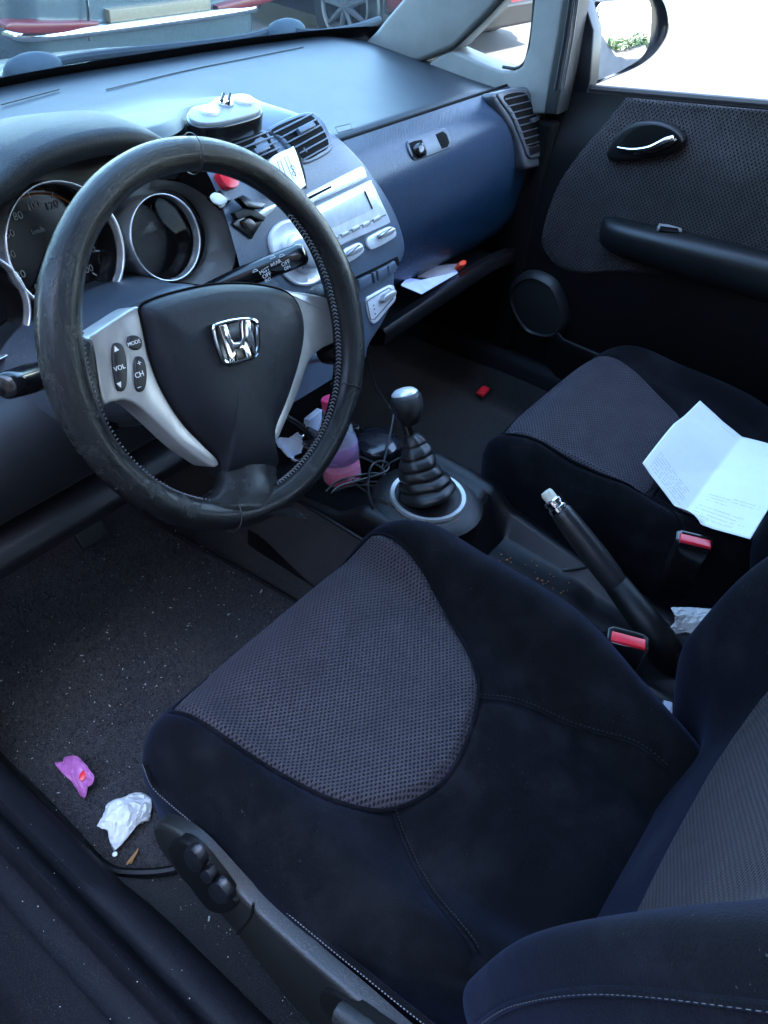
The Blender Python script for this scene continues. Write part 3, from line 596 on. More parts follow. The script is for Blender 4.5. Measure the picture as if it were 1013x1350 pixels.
for uv_, t_ in (((493, 403), '\u2022'), ((494, 408), '\u2022'), ((495, 414), '\u2022')): text('mode_mark', t_, FP, 0, 0, 0.010, DARK, lc, h=0.0035, px=uv_)
# big climate dial
dc = np.array(FP.hit(388, 333, 0)); 
di = MB()
dring = trace(FP, [(353, 320), (356, 305), (366, 294), (380, 289), (396, 291), (412, 305), (424, 325), (429, 346), (426, 362), (416, 373), (400, 377), (386, 374), (372, 362), (361, 345)], 0, 60)
dl = di.pillow(FP, dring, [(1, -0.003), (1, 0.002), (0.985, 0.004), (0.93, 0.005), (0.9, 0.004), (0.6, 0.005), (0.58, 0.012), (0.55, 0.013)]).build('climate_dial', SILV, dash)
kc = ccw(dring).mean(0)
MB().pillow(FP, dring, [(0.44, 0.012), (0.44, 0.024), (0.41, 0.028), (0.33, 0.030), (0.1, 0.030)]).build('dial_knob', plastic('knob_grey', (0.3, 0.31, 0.33), 0.35), dl)
for k in range(12):
    t = k * math.pi / 6; MB().lathe(FP.pt(kc[0] + 0.0195 * math.cos(t), kc[1] + 0.0195 * math.sin(t), 0.0135), FP.pt(0, kc[1], 1) - FP.pt(0, kc[1], 0), [(0.0011, 0), (0.0011, 0.0006)], 8).build('dial_dot', DARK, dl)
# red hazard button
hz = trace(FP, [(282, 232), (290, 228), (305, 232), (310, 244), (306, 250), (296, 251), (288, 244)], 0, 30)
MB().pillow(FP, hz, [(1, 0), (1, 0.008), (0.92, 0.011), (0.5, 0.012)]).build('hazard_button', RED, dash)

# ---- instrument binnacle
IC = Plane((-0.30, 0.245, 0.95), (1, 0, 0), (0, -math.cos(R(20)), math.sin(R(20))))
bin_ = trace(IC, [(-60, 470), (-60, 330), (0, 262), (60, 205), (140, 185), (215, 205), (262, 245), (292, 285), (308, 325), (305, 350), (290, 376), (240, 420), (150, 470), (40, 520)], 0.0, 80)
MB().plate(IC, bin_, -0.10, -0.044, 0.004).build('gauge_panel', plastic('binnacle_dark', (0.022, 0.020, 0.019), 0.45), dash)
# brown-black visor ring round the right gauge and its pale outer rim
def strip(S, px_in, px_out, h0, h1, name, mat, par, n=50, th=0.01):
    a = trace(S, px_in, h0, n, False); b = trace(S, px_out, h1, n, False)
    rg = [[S.pt(*p, h0 - th) for p in a], [S.pt(*p, h0) for p in a], [S.pt(*((p + q) / 2), (h0 + h1) / 2 + 0.001) for p, q in zip(a, b)], [S.pt(*q, h1) for q in b], [S.pt(*q, h1 - th) for q in b]]
    return MB().rings(rg, False).build(name, mat, par, sharp=60)
strip(IC, [(196, 250), (232, 250), (262, 270), (277, 310), (270, 345), (250, 366), (235, 372)], [(200, 236), (245, 243), (285, 272), (309, 318), (309, 346), (298, 370), (290, 378)], -0.002, 0.012, 'visor_trim', plastic('visor_brown_grey', (0.055, 0.05, 0.047), 0.5), dash)
RING = simple('satin_chrome', (0.72, 0.72, 0.74), 0.22, 0.85)
def gauge(cpx, rx, S, marks, parent=dash):
    c = np.array(S.hit(*cpx, 0.0)); h = 0.0
    g_ = MB()
    circ = [(c[0] + rx * math.cos(t), c[1] + rx * math.sin(t)) for t in np.linspace(0, 2 * math.pi, 64, endpoint=False)]
    pr = [(1.0, -0.048), (1.0, 0.006), (0.993, 0.0095), (0.975, 0.0105), (0.955, 0.008), (0.945, -0.004)]
    rg = [[S.pt(*(c + (np.array(p) - c) * k), hh) for p in circ] for k, hh in pr]
    gg = MB().rings(rg).build('gauge', RING, parent, sharp=180)
    MB().rings([[S.pt(*(c + (np.array(p) - c) * k), hh) for p in circ] for k, hh in ((0.95, -0.002), (0.90, -0.012), (0.88, -0.03), (0.2, -0.031))], True, False, True).build('gauge_face', BLACK, gg)
    MB().rings([[S.pt(*(c + (np.array(p) - c) * k), hh) for p in circ] for k, hh in ((0.945, -0.001), (0.5, 0.001), (0.1, 0.0015))], True, False, True).build('gauge_glass', GLASSG, gg, sharp=180)
    return gg, c
g1, c1 = gauge((85, 328), 0.070, IC, None)
g2, c2 = gauge((214, 314), 0.0505, IC, None)
g3, c3 = gauge((-35, 405), 0.0565, IC, None)
def ang(c, r, a, txt, size, par, mat=DIMLET): text('numeral', txt, IC, c[0] + r * math.cos(a), c[1] + r * math.sin(a), size, mat, par, h=-0.029)
for k, tx in enumerate(('0', '20', '40', '60', '80', '100', '120', '140', '160', '180', '200')):
    a = R(225 - 27 * k); ang(c1, 0.047, a, tx, 0.0115, g1)
    MB().tube([IC.pt(c1[0] + r * math.cos(a), c1[1] + r * math.sin(a), -0.0292) for r in (0.055, 0.0605)], 0.0007, 4).build('tick', LETTER, g1)
text('unit_print', 'km/h', IC, c1[0] - 0.006, c1[1] + 0.022, 0.008, DIMLET, g1, h=-0.029)
MB().tube([IC.pt(c1[0] + 0.0585 * math.cos(a), c1[1] + 0.0585 * math.sin(a), -0.0295) for a in np.linspace(R(20), R(140), 30)], 0.0012, 4).build('orange_arc', ORANGE, g1)  # orange arc along the speedometer face
MB().tube([IC.pt(*c1, -0.026), IC.pt(c1[0] + 0.05 * math.cos(R(222)), c1[1] + 0.05 * math.sin(R(222)), -0.026)], [0.0018, 0.0006], 5).build('needle', ORANGE, g1)
for a in (150, 100, 60):
    MB().tube([IC.pt(c2[0] + r * math.cos(R(a)), c2[1] + r * math.sin(R(a)), -0.0292) for r in (0.035, 0.041)], 0.0007, 4).build('tick', DIMLET, g2)
MB().box(IC.pt(c2[0] - 0.034, c2[1] + 0.006, -0.029), (0.005, 0.001, 0.005)).build('fuel_symbol', DIMLET, g2)
# hood over the gauges: an arched shell
hp = spl([P(u, v, y=0.235) for u, v in ((-60, 262), (0, 238), (40, 207), (100, 183), (165, 173), (205, 180), (230, 196), (240, 212))], 60, False)
rg = []
for k, (dy, sc, dz) in enumerate(((0.03, 0.90, -0.016), (0.0, 0.93, -0.012), (-0.004, 0.965, -0.004), (-0.002, 0.99, 0.001), (0.006, 1.0, 0.003), (0.03, 1.015, 0.003), (0.075, 1.06, -0.006), (0.14, 1.10, -0.03))):
    c = np.array([-0.36, 0, 0.93]); rg.append([np.array([c[0] + (p[0] - c[0]) * sc, p[1] + dy, c[2] + (p[2] - c[2]) * sc + dz]) for p in hp])
MB().rings(rg, False).build('gauge_hood', HOODM, dash, sharp=180)
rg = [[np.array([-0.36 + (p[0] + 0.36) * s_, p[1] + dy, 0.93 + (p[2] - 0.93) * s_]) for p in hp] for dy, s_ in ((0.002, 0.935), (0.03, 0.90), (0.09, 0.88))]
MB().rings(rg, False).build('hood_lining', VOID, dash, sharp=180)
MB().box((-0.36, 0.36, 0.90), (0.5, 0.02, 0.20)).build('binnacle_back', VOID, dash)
# ---- driver-side lower panels
LP_ = Prof([(0.155, 0.735), (0.147, 0.765), (0.145, 0.80), (0.155, 0.832), (0.185, 0.858), (0.23, 0.868)], 40)
lpx = lambda a: -0.70 + 0.60 * a
grid('lower_panel', lambda a, b: LP_.pt(lpx(a), LP_.L * b, -0.01 * sm(0.06, 0, b)), 30, 24, plastic('lower_dash', (0.009, 0.0095, 0.012), 0.45), dash, sharp=180)
MB().box((-0.40, 0.205, 0.725), (0.60, 0.05, 0.05)).build('panel_gap', VOID, dash)
MB().rings([[np.array([x, 0.150 + dy, 0.705 + dz]) for dy, dz in ((0.03, 0.02), (0.0, 0.010), (-0.01, -0.004), (-0.006, -0.024), (0.02, -0.04), (0.10, -0.045), (0.10, 0.02))] for x in np.linspace(-0.70, -0.11, 20)], True, True, True).build('knee_panel', DARK2, dash, sharp=70, bev=0.004)
MB().box((0.690, 0.50, 0.58), (0.03, 0.62, 0.66)).build('front_side_panel', VOID, body, bev=0.01)
MB().box((-0.695, 0.55, 0.62), (0.03, 0.55, 0.72)).build('front_side_panel', DARK, body, bev=0.01)
grid('kick_panel', lambda a, b: (-0.66, 0.15 + 0.7 * a, 0.31 + 0.45 * b), 4, 4, DARK, dash)
# right end cap beside the door
MB().plate(Plane((0.684, 0.3, 0.85), (0, -1, 0), (1, 0, 0)), [(-0.25, 0.2), (0.06, 0.2), (0.075, 0.02), (0.05, -0.05), (-0.0, -0.085), (-0.25, -0.095)][::-1], -0.01, 0.003, 0.002, True).build('end_cap', DARK, dash)
# lower centre: dark pocket between fascia and console
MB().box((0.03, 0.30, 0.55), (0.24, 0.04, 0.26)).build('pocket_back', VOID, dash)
MB().tube(spl([P(362, 478, y=0.12), P(400, 470, y=0.12), P(450, 462, y=0.125)], 10, False), 0.012, 10).build('ash_tray', FASC, dash)
exec_later = []
# ------------------------------------------------------------------ steering column and wheel
WC = np.array([-0.36, 0.0, 0.95]); TL = 0.441
WA = np.array([1.0, 0, 0]); WB = np.array([0, math.sin(TL), math.cos(TL)]); WN = np.cross(WA, WB)
WP = Plane(WC, WA, WN)
colm = thing('steering_column', 'grey steering column cover with a black stalk on each side', 'steering column', WC - WN * 0.1)
rg = []
for h, rx, ry, dz in ((-0.055, 0.052, 0.045, -0.004), (-0.06, 0.066, 0.058, -0.006), (-0.09, 0.078, 0.066, -0.008), (-0.15, 0.095, 0.07, -0.008), (-0.22, 0.13, 0.072, -0.004), (-0.30, 0.17, 0.08, 0.0)):
    rg.append([WP.pt(rx * math.copysign(abs(math.cos(t)) ** 0.8, math.cos(t)), dz + ry * math.copysign(abs(math.sin(t)) ** 0.8, math.sin(t)), h) for t in np.linspace(0, 2 * math.pi, 40, endpoint=False)])
MB().rings(rg, True, True, True).build('shroud', plastic('shroud_grey', (0.030, 0.038, 0.050), 0.4, 800, 0.0004, dust=0.3), colm, sharp=180)
# right (wiper) stalk : traced axis, tip towards the camera
def stalk(name, axis, rads, label=None):
    p = spl(axis, 14, False); q = nrm(p[-1] - p[-2]); rr_ = list(np.interp(np.linspace(0, 1, 14), np.linspace(0, 1, len(rads)), rads)); p = np.vstack([p, p[-1] + q * 0.003, p[-1] + q * 0.005, p[-1] + q * 0.0055]); rr_ += [rads[-1] * 0.88, rads[-1] * 0.6, rads[-1] * 0.15]
    return MB().tube(p, rr_, 16).build(name, BLACK, colm, sharp=50, bev=0.002)
SB = P(300, 374, y=0.11); ST = P(398, 335, y=0.045)
s1 = stalk('wiper_stalk', [SB + (SB - ST) * 0.5, SB, (SB + ST) / 2, ST], [0.009, 0.0095, 0.0115, 0.0122, 0.0125, 0.0125, 0.012])
sa = nrm(ST - SB); sn = nrm(-(ray(360, 350)) + sa * (ray(360, 350) @ sa)); STP = Plane((SB + ST) / 2, sa, sn)
for tx, px_, s_ in (('MIST', (349, 357), 0.0062), ('OFF', (352, 363), 0.0062), ('INT', (354, 369), 0.005), ('REAR', (364, 347), 0.0055), ('OFF', (377, 347), 0.006), ('ON', (379, 353), 0.0048)):
    text('print', tx, STP, 0, 0, s_, LETTER, s1, h=0.0122, px=px_, ang=0.12)
for px_ in ((337, 358), (360, 340), (372, 338)):
    q = STP.hit(*px_, 0.0124); MB().tube([STP.pt(q[0] + 0.003 * math.cos(a), q[1] + 0.0022 * math.sin(a), 0.0124) for a in np.linspace(0, math.pi, 10)], 0.0003, 4).tube([STP.pt(q[0] - 0.0032, q[1], 0.0124), STP.pt(q[0] + 0.0032, q[1], 0.0124)], 0.0003, 4).build('wiper_symbol', LETTER, s1)
IB = P(70, 490, y=0.10); IT = P(10, 508, y=0.06)
s2 = stalk('indicator_stalk', [IB + (IB - IT) * 0.9, IB, (IB + IT) / 2, IT], [0.008, 0.0095, 0.0125, 0.0135, 0.012])
MB().tube([P(112, 560, y=0.10), P(150, 566, y=0.10)], 0.008, 10).build('tilt_lever', BLACK, colm)

whl = thing('steering_wheel', 'worn black leather steering wheel with silver spokes and a chrome emblem', 'steering wheel', WC)
rg = []; uvv = []
NR, NT = 240, 28
for i in range(NR + 1):
    t = 2 * math.pi * i / NR; ph = t + 0.26      # the wheel is turned slightly clockwise
    grip = math.exp(-((math.sin(ph)) / 0.45) ** 2); thumb = math.exp(-((ph % (2 * math.pi) - 0.30) / 0.16) ** 2) + math.exp(-((ph % (2 * math.pi) - 2.80) / 0.16) ** 2)
    rr = 0.0142 + 0.0036 * grip + 0.0012 * thumb
    for j in range(NT):
        a = 2 * math.pi * j / NT; rad = 0.171 + rr * math.cos(a) * 1.05; uvv.append((t * 0.171, a * rr))
        rg.append(WP.pt(rad * math.cos(t), rad * math.sin(t), rr * math.sin(a) * 1.02 + 0.0008 * math.sin(7 * t) * math.sin(a)))
F = [(i * NT + j, i * NT + (j + 1) % NT, ((i + 1)) * NT + (j + 1) % NT, (i + 1) * NT + j) for i in range(NR) for j in range(NT)]
# leather with perforated grips
LEATHR = leather('rim_leather', (0.0020, 0.0020, 0.0025), 0.6, 0.17, 0.34)
rim = mk('rim', rg, F, LEATHR, whl, sharp=180, uv=uvv)
# zig-zag stitch on the inside of the rim, right/lower and left/lower grip
for a0, a1 in ((R(-92), R(35)), (R(150), R(252))):
    st = MB()
    k = int((a1 - a0) * 0.156 / 0.0042)
    for i in range(k):
        t = a0 + (a1 - a0) * i / k
        def q(t, h, r=0.1548): 
            ph = t + 0.26; rr = 0.0142 + 0.0036 * math.exp(-((math.sin(ph)) / 0.45) ** 2); return WP.pt((0.171 - rr * 1.05 - 0.0006) * math.cos(t), (0.171 - rr * 1.05 - 0.0006) * math.sin(t), h)
        st.tube([q(t, 0.0055), q(t + 0.014, 0.0015)], 0.0007, 5).tube([q(t, -0.002), q(t + 0.014, 0.0015)], 0.0007, 5)
    st.build('stitching', STITCH, rim)
for t in (R(172), R(246), R(-38), R(78)):     # leather joints
    MB().tube([WP.pt((0.171 + 0.0172 * 1.02 * math.cos(a)) * math.cos(t), (0.171 + 0.0172 * 1.02 * math.cos(a)) * math.sin(t), 0.0172 * math.sin(a)) for a in np.linspace(0, 2 * math.pi, 24, endpoint=False)], 0.0005, 5, True).build('leather_joint', LEATH, rim)
# hub back
MB().pillow(WP, [(0.062 * math.cos(t), -0.02 + 0.062 * math.sin(t)) for t in np.linspace(0, 6.283, 40, endpoint=False)], [(1.05, -0.075), (1.05, -0.03), (1, -0.022)]).build('hub', DARK, whl)
HS = -0.014
# silver spokes
lsp = trace(WP, [(117, 448), (128, 437), (150, 422), (181, 404), (187, 418), (191, 445), (198, 475), (214, 515), (240, 556), (268, 585), (287, 602), (289, 611), (283, 616), (272, 611), (240, 588), (205, 555), (182, 535), (165, 528), (148, 530), (138, 533), (132, 515), (126, 480)], HS, 120)
rsp = trace(WP, [(366, 380), (385, 384), (410, 388), (432, 393), (444, 402), (449, 420), (448, 440), (440, 452), (425, 459), (412, 470), (404, 485), (392, 520), (380, 548), (368, 576), (361, 588), (357, 585), (356, 572), (372, 530), (388, 480), (396, 445), (396, 420), (385, 395)], HS, 120)
PADO = trace(WP, [(184, 404), (205, 393), (240, 383), (275, 376), (305, 374), (340, 376), (370, 383), (385, 393), (394, 410), (398, 432), (395, 460), (386, 495), (374, 530), (361, 562), (358, 580), (360, 605), (362, 617), (345, 626), (322, 630), (300, 630), (291, 624), (287, 606), (268, 586), (240, 556), (214, 515), (198, 475), (190, 440), (185, 418)], HS, 140)
for o_ in (lsp, rsp):
    s_ = MB().plate(WP, o_, HS - 0.030, HS + 0.001, 0.0025).build('spoke', SILVD, whl, sharp=50)
    if o_ is lsp: spk = s_
# pad: domed, with a shallow vertical fold line
o = ccw(PADO); c = np.array(WP.hit(295, 490, HS)); rg = []
for k, h in ((1.0, -0.02), (1.0, 0.0), (0.988, 0.004), (0.96, 0.0085), (0.90, 0.0135), (0.8, 0.018), (0.65, 0.0215), (0.45, 0.024), (0.2, 0.025), (0.02, 0.025)):
    rg.append([WP.pt(*(c + (p - c) * k), HS + h) for p in o])
pad = MB().rings(rg, True, False, True).build('airbag_cover', PADM, whl, sharp=180)
MB().tube([WP.pt(*p, HS + 0.0015) for p in spl(inset(o, -0.0006), 200)], 0.0011, 6, True).build('cover_seam', VOID, pad)
PH = HS + 0.0262
# emblem: rounded square ring and the flared H, chrome on black
EM = trace(WP, [(279, 432), (283, 427), (305, 421), (328, 419), (337, 422), (341, 432), (341, 458), (337, 470), (325, 476), (305, 481), (296, 480), (291, 474), (283, 452)], PH, 60)
em = MB().plate(WP, EM, -0.012, PH + 0.0005, 0.0004).build('emblem', BLACK, pad)
MB().tube([WP.pt(*p, PH + 0.001) for p in inset(ccw(EM), 0.0018)], 0.0021, 8, True).build('emblem_ring', CHROME, em)
HH = [(285, 429), (294, 427), (302, 448), (305, 455), (313, 456), (318, 452), (317, 424), (331, 422), (337, 470), (327, 473), (324, 465), (315, 465), (312, 476), (303, 479), (296, 460)]
HH = [(287, 430), (296, 428), (303, 447), (306, 452), (316, 450), (318, 446), (317, 423), (327, 422), (332, 446), (337, 469), (325, 472), (321, 462), (318, 460), (312, 461), (310, 466), (312, 476), (303, 478), (295, 454)]
MB().plate(WP, trace(WP, HH, PH), -0.002, PH + 0.003, 0.0008).build('emblem_letter', CHROME, em)
text('embossed_print', 'SRS', WP, 0, 0, 0.0155, PADM, pad, h=HS + 0.0172, px=(334, 586), ang=-0.26, ext=0.0012, bold=True)
text('embossed_print', 'AIRBAG', WP, 0, 0, 0.010, PADM, pad, h=HS + 0.0155, px=(339, 599), ang=-0.26, ext=0.0012, bold=True)
# buttons on the left spoke
def btn(px, n=40): return MB().plate(WP, trace(WP, px, HS + 0.001, n), HS - 0.002, HS + 0.0042, 0.0016).build('spoke_button', simple('button_black', (0.012, 0.012, 0.014), 0.4), spk)
b1 = btn([(147, 458), (151, 452), (158, 453), (163, 462), (166, 485), (165, 508), (160, 516), (154, 514), (150, 500), (147, 478)])
b2 = btn([(167, 450), (169, 444), (176, 442), (184, 446), (186, 455), (182, 461), (174, 461), (168, 456)])
b3 = btn([(176, 478), (180, 470), (187, 472), (191, 483), (192, 500), (189, 513), (183, 517), (178, 512), (176, 495)])
for tx, q, s_, p_ in (('VOL', (158, 485), 0.0060, b1), ('MODE', (177, 452), 0.0048, b2), ('CH', (184, 494), 0.0068, b3), ('+', (184, 479), 0.008, b3), ('\u2013', (184, 510), 0.008, b3)):
    text('print', tx, WP, 0, 0, s_, LETTER, p_, h=HS + 0.0044, px=q, ang=-0.08)
for q, d in (((153, 460), 1), ((158, 507), -1)):
    u, v = WP.hit(*q, HS + 0.0044); mk('arrow_print', [WP.pt(u - 0.0025, v - 0.002 * d, HS + 0.0045), WP.pt(u + 0.0025, v - 0.002 * d, HS + 0.0045), WP.pt(u, v + 0.003 * d, HS + 0.0045)], [(0, 1, 2) if d > 0 else (0, 2, 1)], LETTER, b1, sharp=0)
# leather-wrapped joints between spokes and rim, and the bottom spoke
def web(pts, name, hh, mat=LEATHR):
    o = trace(WP, pts, HS, 80); c = o.mean(0)
    return MB().pillow(WP, o, [(0.97, HS - 0.03), (1.0, HS - 0.022), (1.0, HS - 0.012 + hh * 0.5), (0.97, HS + hh * 0.55), (0.90, HS + hh * 0.85), (0.75, HS + hh), (0.2, HS + hh)]).build(name, mat, whl, sharp=180)
_a = np.array(WP.hit(325, 606, -0.02)); _b = np.array(WP.hit(332, 676, 0.0)); _d = nrm(_b - _a); _p = np.array([-_d[1], _d[0]]); rg = []
for t, hw_, th_, hc in ((0, 0.036, 0.020, -0.020), (0.25, 0.037, 0.020, -0.016), (0.5, 0.041, 0.019, -0.010), (0.72, 0.052, 0.0175, -0.005), (0.88, 0.068, 0.016, -0.002), (1.0, 0.080, 0.013, 0.0)):
    c_ = _a + (_b - _a) * t
    rg.append([WP.pt(*(c_ + _p * hw_ * math.copysign(abs(math.cos(q)) ** 0.8, math.cos(q))), hc + th_ * math.sin(q)) for q in np.linspace(0, 2 * math.pi, 40, endpoint=False)])
mk('bottom_spoke', [v for r_ in [[np.array(a) for a in zip(*[spl([rg[k][i] for k in range(6)], 30, False)[m_] for i in range(40)])] and [spl([rg[k][i] for k in range(6)], 30, False)[m_] for i in range(40)] for m_ in range(30)] for v in r_], [(m_ * 40 + i, m_ * 40 + (i + 1) % 40, (m_ + 1) * 40 + (i + 1) % 40, (m_ + 1) * 40 + i) for m_ in range(29) for i in range(40)], LEATHR, whl, sharp=180)
web([(100, 448), (118, 446), (124, 462), (128, 490), (134, 530), (138, 545), (122, 560), (104, 556), (84, 510), (78, 470)], 'thumb_rest', 0.004)
web([(424, 388), (440, 372), (462, 380), (474, 420), (468, 470), (450, 480), (440, 462), (447, 445), (449, 425), (444, 402)], 'thumb_rest', 0.004)

# ------------------------------------------------------------------ seats
def seat(name, label, cx, zc, ins_px, seams_px, flip, velv, pitch):
    """flip=+1: outer side is on the left"""
    e = thing(name, label, 'car seat', (cx, -0.3, 0.33), 'front seats')
    HW, HL, YC = 0.255, 0.275, -0.315
    SPl = Plane((0, 0, zc), (1, 0, 0), (0, 0, 1))
    ins = trace(SPl, ins_px, 0.0, 120)
    ins[:, 0] = cx + np.clip(ins[:, 0] - cx, -0.212 if flip > 0 else -0.234, 0.212)
    ins[:, 1] += 0.042 * sm(-0.18, -0.075, ins[:, 1])
    for p_ in ins:
        e_ = (abs((p_[0] - cx) / HW) ** 4 + abs((p_[1] - YC) / HL) ** 4) ** 0.25
        if e_ > 0.965: p_[0] = cx + (p_[0] - cx) * 0.965 / e_; p_[1] = YC + (p_[1] - YC) * 0.965 / e_
    seams = [trace(SPl, s, 0.0, 40, False) for s in seams_px]
    def nrmS(X, Y): return (abs(X / HW) ** 6 + abs(Y / HL) ** 6) ** (1 / 6)
    def TAP(yy): return 1 - 0.22 * sm(-0.34, -0.54, yy)
    def z0(X, Y):
        X = X / TAP(Y + YC)
        yy = Y + YC
        z = zc - 0.012 + (0.060 if X * flip > 0 else 0.030) * sm(0.12 if flip > 0 else 0.165, 0.205 if flip > 0 else 0.225, abs(X)) * (0.6 + 0.4 * sm(-0.02, -0.16, yy)) - 0.040 * sm(-0.28, -0.50, yy) * (1 - 0.5 * sm(0.12, 0.22, abs(X))) + 0.012 * sm(-0.22, -0.08, yy)
        en = nrmS(X, Y)
        if en > 0.70: d = min(1, (en - 0.70) / 0.30); z -= 0.075 * (1 - math.sqrt(max(0, 1 - d * d)))
        return z
    insl = np.vstack([ins, ins[:1]])
    def dist(x, y, L_):
        a = L_[:-1]; b = L_[1:]; ab = b - a; t = np.clip((((np.array([x, y]) - a) * ab).sum(1)) / ((ab * ab).sum(1) + 1e-12), 0, 1); q = a + ab * t[:, None]; return np.hypot(q[:, 0] - x, q[:, 1] - y).min()
    N = 150; V = []; U = []; mm = 1.30
    for j in range(N):
        for i in range(N):
            u = mm * (2 * i / (N - 1) - 1); v = mm * (2 * j / (N - 1) - 1); m = max(abs(u), abs(v))
            if m < 1e-9: X = Y = 0.0
            else:
                k = (abs(u / m) ** 6 + abs(v / m) ** 6) ** (1 / 6); me = min(m, 1.0); X = HW * (u / m) / k * me; Y = HL * (v / m) / k * me; X *= TAP(Y + YC)
            z = z0(X, Y)
            if m > 1: 
                ex = m - 1; z -= ex * 0.42; X *= 1 - 0.10 * ex; Y *= 1 - 0.10 * ex
            elif m > 0.05:
                d = dist(X + cx, Y + YC, insl); z -= 0.006 * math.exp(-(d / 0.0045) ** 2)
                for s in seams: d = dist(X + cx, Y + YC, s); z -= 0.0045 * math.exp(-(d / 0.004) ** 2) + 0.004 * math.exp(-(d / 0.02) ** 2)
            V.append((X + cx, Y + YC, z)); U.append((X, Y))
    F = [(j * N + i, j * N + i + 1, (j + 1) * N + i + 1, (j + 1) * N + i) for j in range(N - 1) for i in range(N - 1)]
    cu = mk('cushion', V, F, velv, e, sharp=180, uv=U)
    # mesh insert lying in its seam
    o = ccw(ins); c = o.mean(0); V = []; U = []; K = 60
    for k in range(K):
        s = 1 - k / (K - 1) * 0.98
        for p in o:
            q = c + (p - c) * s * 0.997; e_ = 1 - s
            V.append((q[0], q[1], z0(q[0] - cx, q[1] - YC) - 0.004 + 0.0085 * sm(0, 0.06, e_))); U.append((q[0], q[1]))
    n = len(o); F = [(k * n + i, k * n + (i + 1) % n, (k + 1) * n + (i + 1) % n, (k + 1) * n + i) for k in range(K - 1) for i in range(n)] + [tuple((K - 1) * n + i for i in range(n))]
    mk('cushion_insert', V, F, MESHC, e, sharp=180, uv=U)
    for k_, sq in enumerate(seams):
        MB().tube([(q[0], q[1], z0(q[0] - cx, q[1] - YC) - 0.0032) for q in sq], 0.0013, 6).build('seam', velv, cu)
        ss_ = MB(); sd_ = spl([(q[0], q[1], z0(q[0] - cx, q[1] - YC) + 0.0003) for q in sq], 90, False)
        for q in range(0, 89, 2): ss_.tube([sd_[q] + np.array([0.0035, 0.001, 0]), sd_[q + 1] + np.array([0.0035, 0.001, 0])], 0.00035, 4)
        ss_.build('seam_stitching', simple('dark_thread', (0.02, 0.02, 0.024), 0.8), cu)
    MB().tube([(q[0], q[1], z0(q[0] - cx, q[1] - YC) - 0.0022) for q in ins], 0.0022, 8, True).build('insert_piping', velv, cu)
    # stitched piping along the outer top edge
    pip = [P(u, v, x=-0.606) for u, v in spl([(192, 1006), (204, 1035), (230, 1060), (263, 1088), (318, 1143), (373, 1193), (460, 1265), (560, 1345), (640, 1405)], 60, False)] if flip > 0 else []
    if len(pip) > 4:
        MB().tube(pip, 0.003, 8).build('piping', velv, cu)
        stc = MB()
        pp = spl(pip, 260, False)
        for i in range(0, 259, 2): stc.tube([pp[i] + np.array([-flip * 0.0035, 0, 0.0018]), pp[i + 1] + np.array([-flip * 0.0035, 0, 0.0018])], 0.00055, 4)
        stc.build('stitching', STITCH, cu)
    # plinth and side trim
    MB().box((cx, -0.32, 0.425), (0.44, 0.42, 0.13)).build('seat_base', VOID, e, bev=0.02)
    for sx in (-1, 1):
        MB().box((cx + sx * 0.17, -0.30, 0.335), (0.035, 0.56, 0.03)).build('seat_rail', simple('rail_steel', (0.12, 0.12, 0.12), 0.4, 0.8), e, bev=0.004)
    # backrest
    _c = spl([(0.48, -0.472), (0.60, -0.476), (0.69, -0.484), (0.80, -0.504), (0.90, -0.546), (0.98, -0.596), (1.10, -0.675), (1.24, -0.77)], 80, False); CZ, CYv = _c[:, 0], _c[:, 1]
    def crest(z): return float(np.interp(z, CZ, CYv))
    def face(z): return min(-0.556 - (z - 0.6) * 0.22, crest(z) - 0.035)
    def bk(a, b):
        z = 0.50 + 0.72 * b; u = (2 * a - 1) * 1.0; au = abs(u); sg = 1 if u > 0 else -1
        yf = face(z); yc = crest(z)
        wd = 0.262 - 0.02 * sm(1.0, 1.2, z); rnd = 1 - sm(0.50, 0.66, z)
        # cross-section control points: centre -> bolster foot -> crest -> outside -> back
        low = 1 - sm(0.50, 0.68, z)
        pts = [(0.0, yf), (0.09, yf), (0.148, yf + 0.05 * (yc - yf)), (0.180, yf + 0.40 * (yc - yf)), (0.208, yf + 0.84 * (yc - yf)), (0.230, yc), (0.25, yc - 0.022), (wd, yc - 0.07), (wd - 0.004, yc - 0.13), (wd - 0.02, yf - 0.10)]
        pts = [(x * (1 - 0.10 * low * (1 if x > .2 else 0)), y - 0.05 * low * (1 if 0.15 < x else 0)) for x, y in pts]
        return np.interp(au, XS, np.linspace(0, 1, len(XS))), pts, z, sg
    TS = np.linspace(0, 1, 10); XS = TS
    def bkp(a, b):
        _, pts, z, sg = bk(a, b); u = abs(2 * a - 1) * 9; i = min(int(u), 8); t = u - i
        q = [pts[max(i - 1, 0)] if i > 0 else (-pts[1][0], pts[1][1]), pts[i], pts[i + 1], pts[min(i + 2, 9)]]
        def cr(k): a_, b_, c_, d_ = q[0][k], q[1][k], q[2][k], q[3][k]; return 0.5 * (2 * b_ + (c_ - a_) * t + (2 * a_ - 5 * b_ + 4 * c_ - d_) * t * t + (3 * b_ - 3 * c_ + d_ - a_) * t ** 3)
        return np.array([cx + sg * cr(0), cr(1), z])
    bko = grid('backrest', bkp, 120, 110, velv, e, sharp=180, uvf=lambda a, b, q: (q[0], q[2]))
    MB().rings([[np.array([cx + x, face(z) - 0.10 + dy, z]) for x, dy in ((-0.245, 0.0), (-0.2, -0.03), (0.2, -0.03), (0.245, 0.0))] for z in np.linspace(0.5, 1.22, 8)], False).build('seat_back_panel', DARK, e)
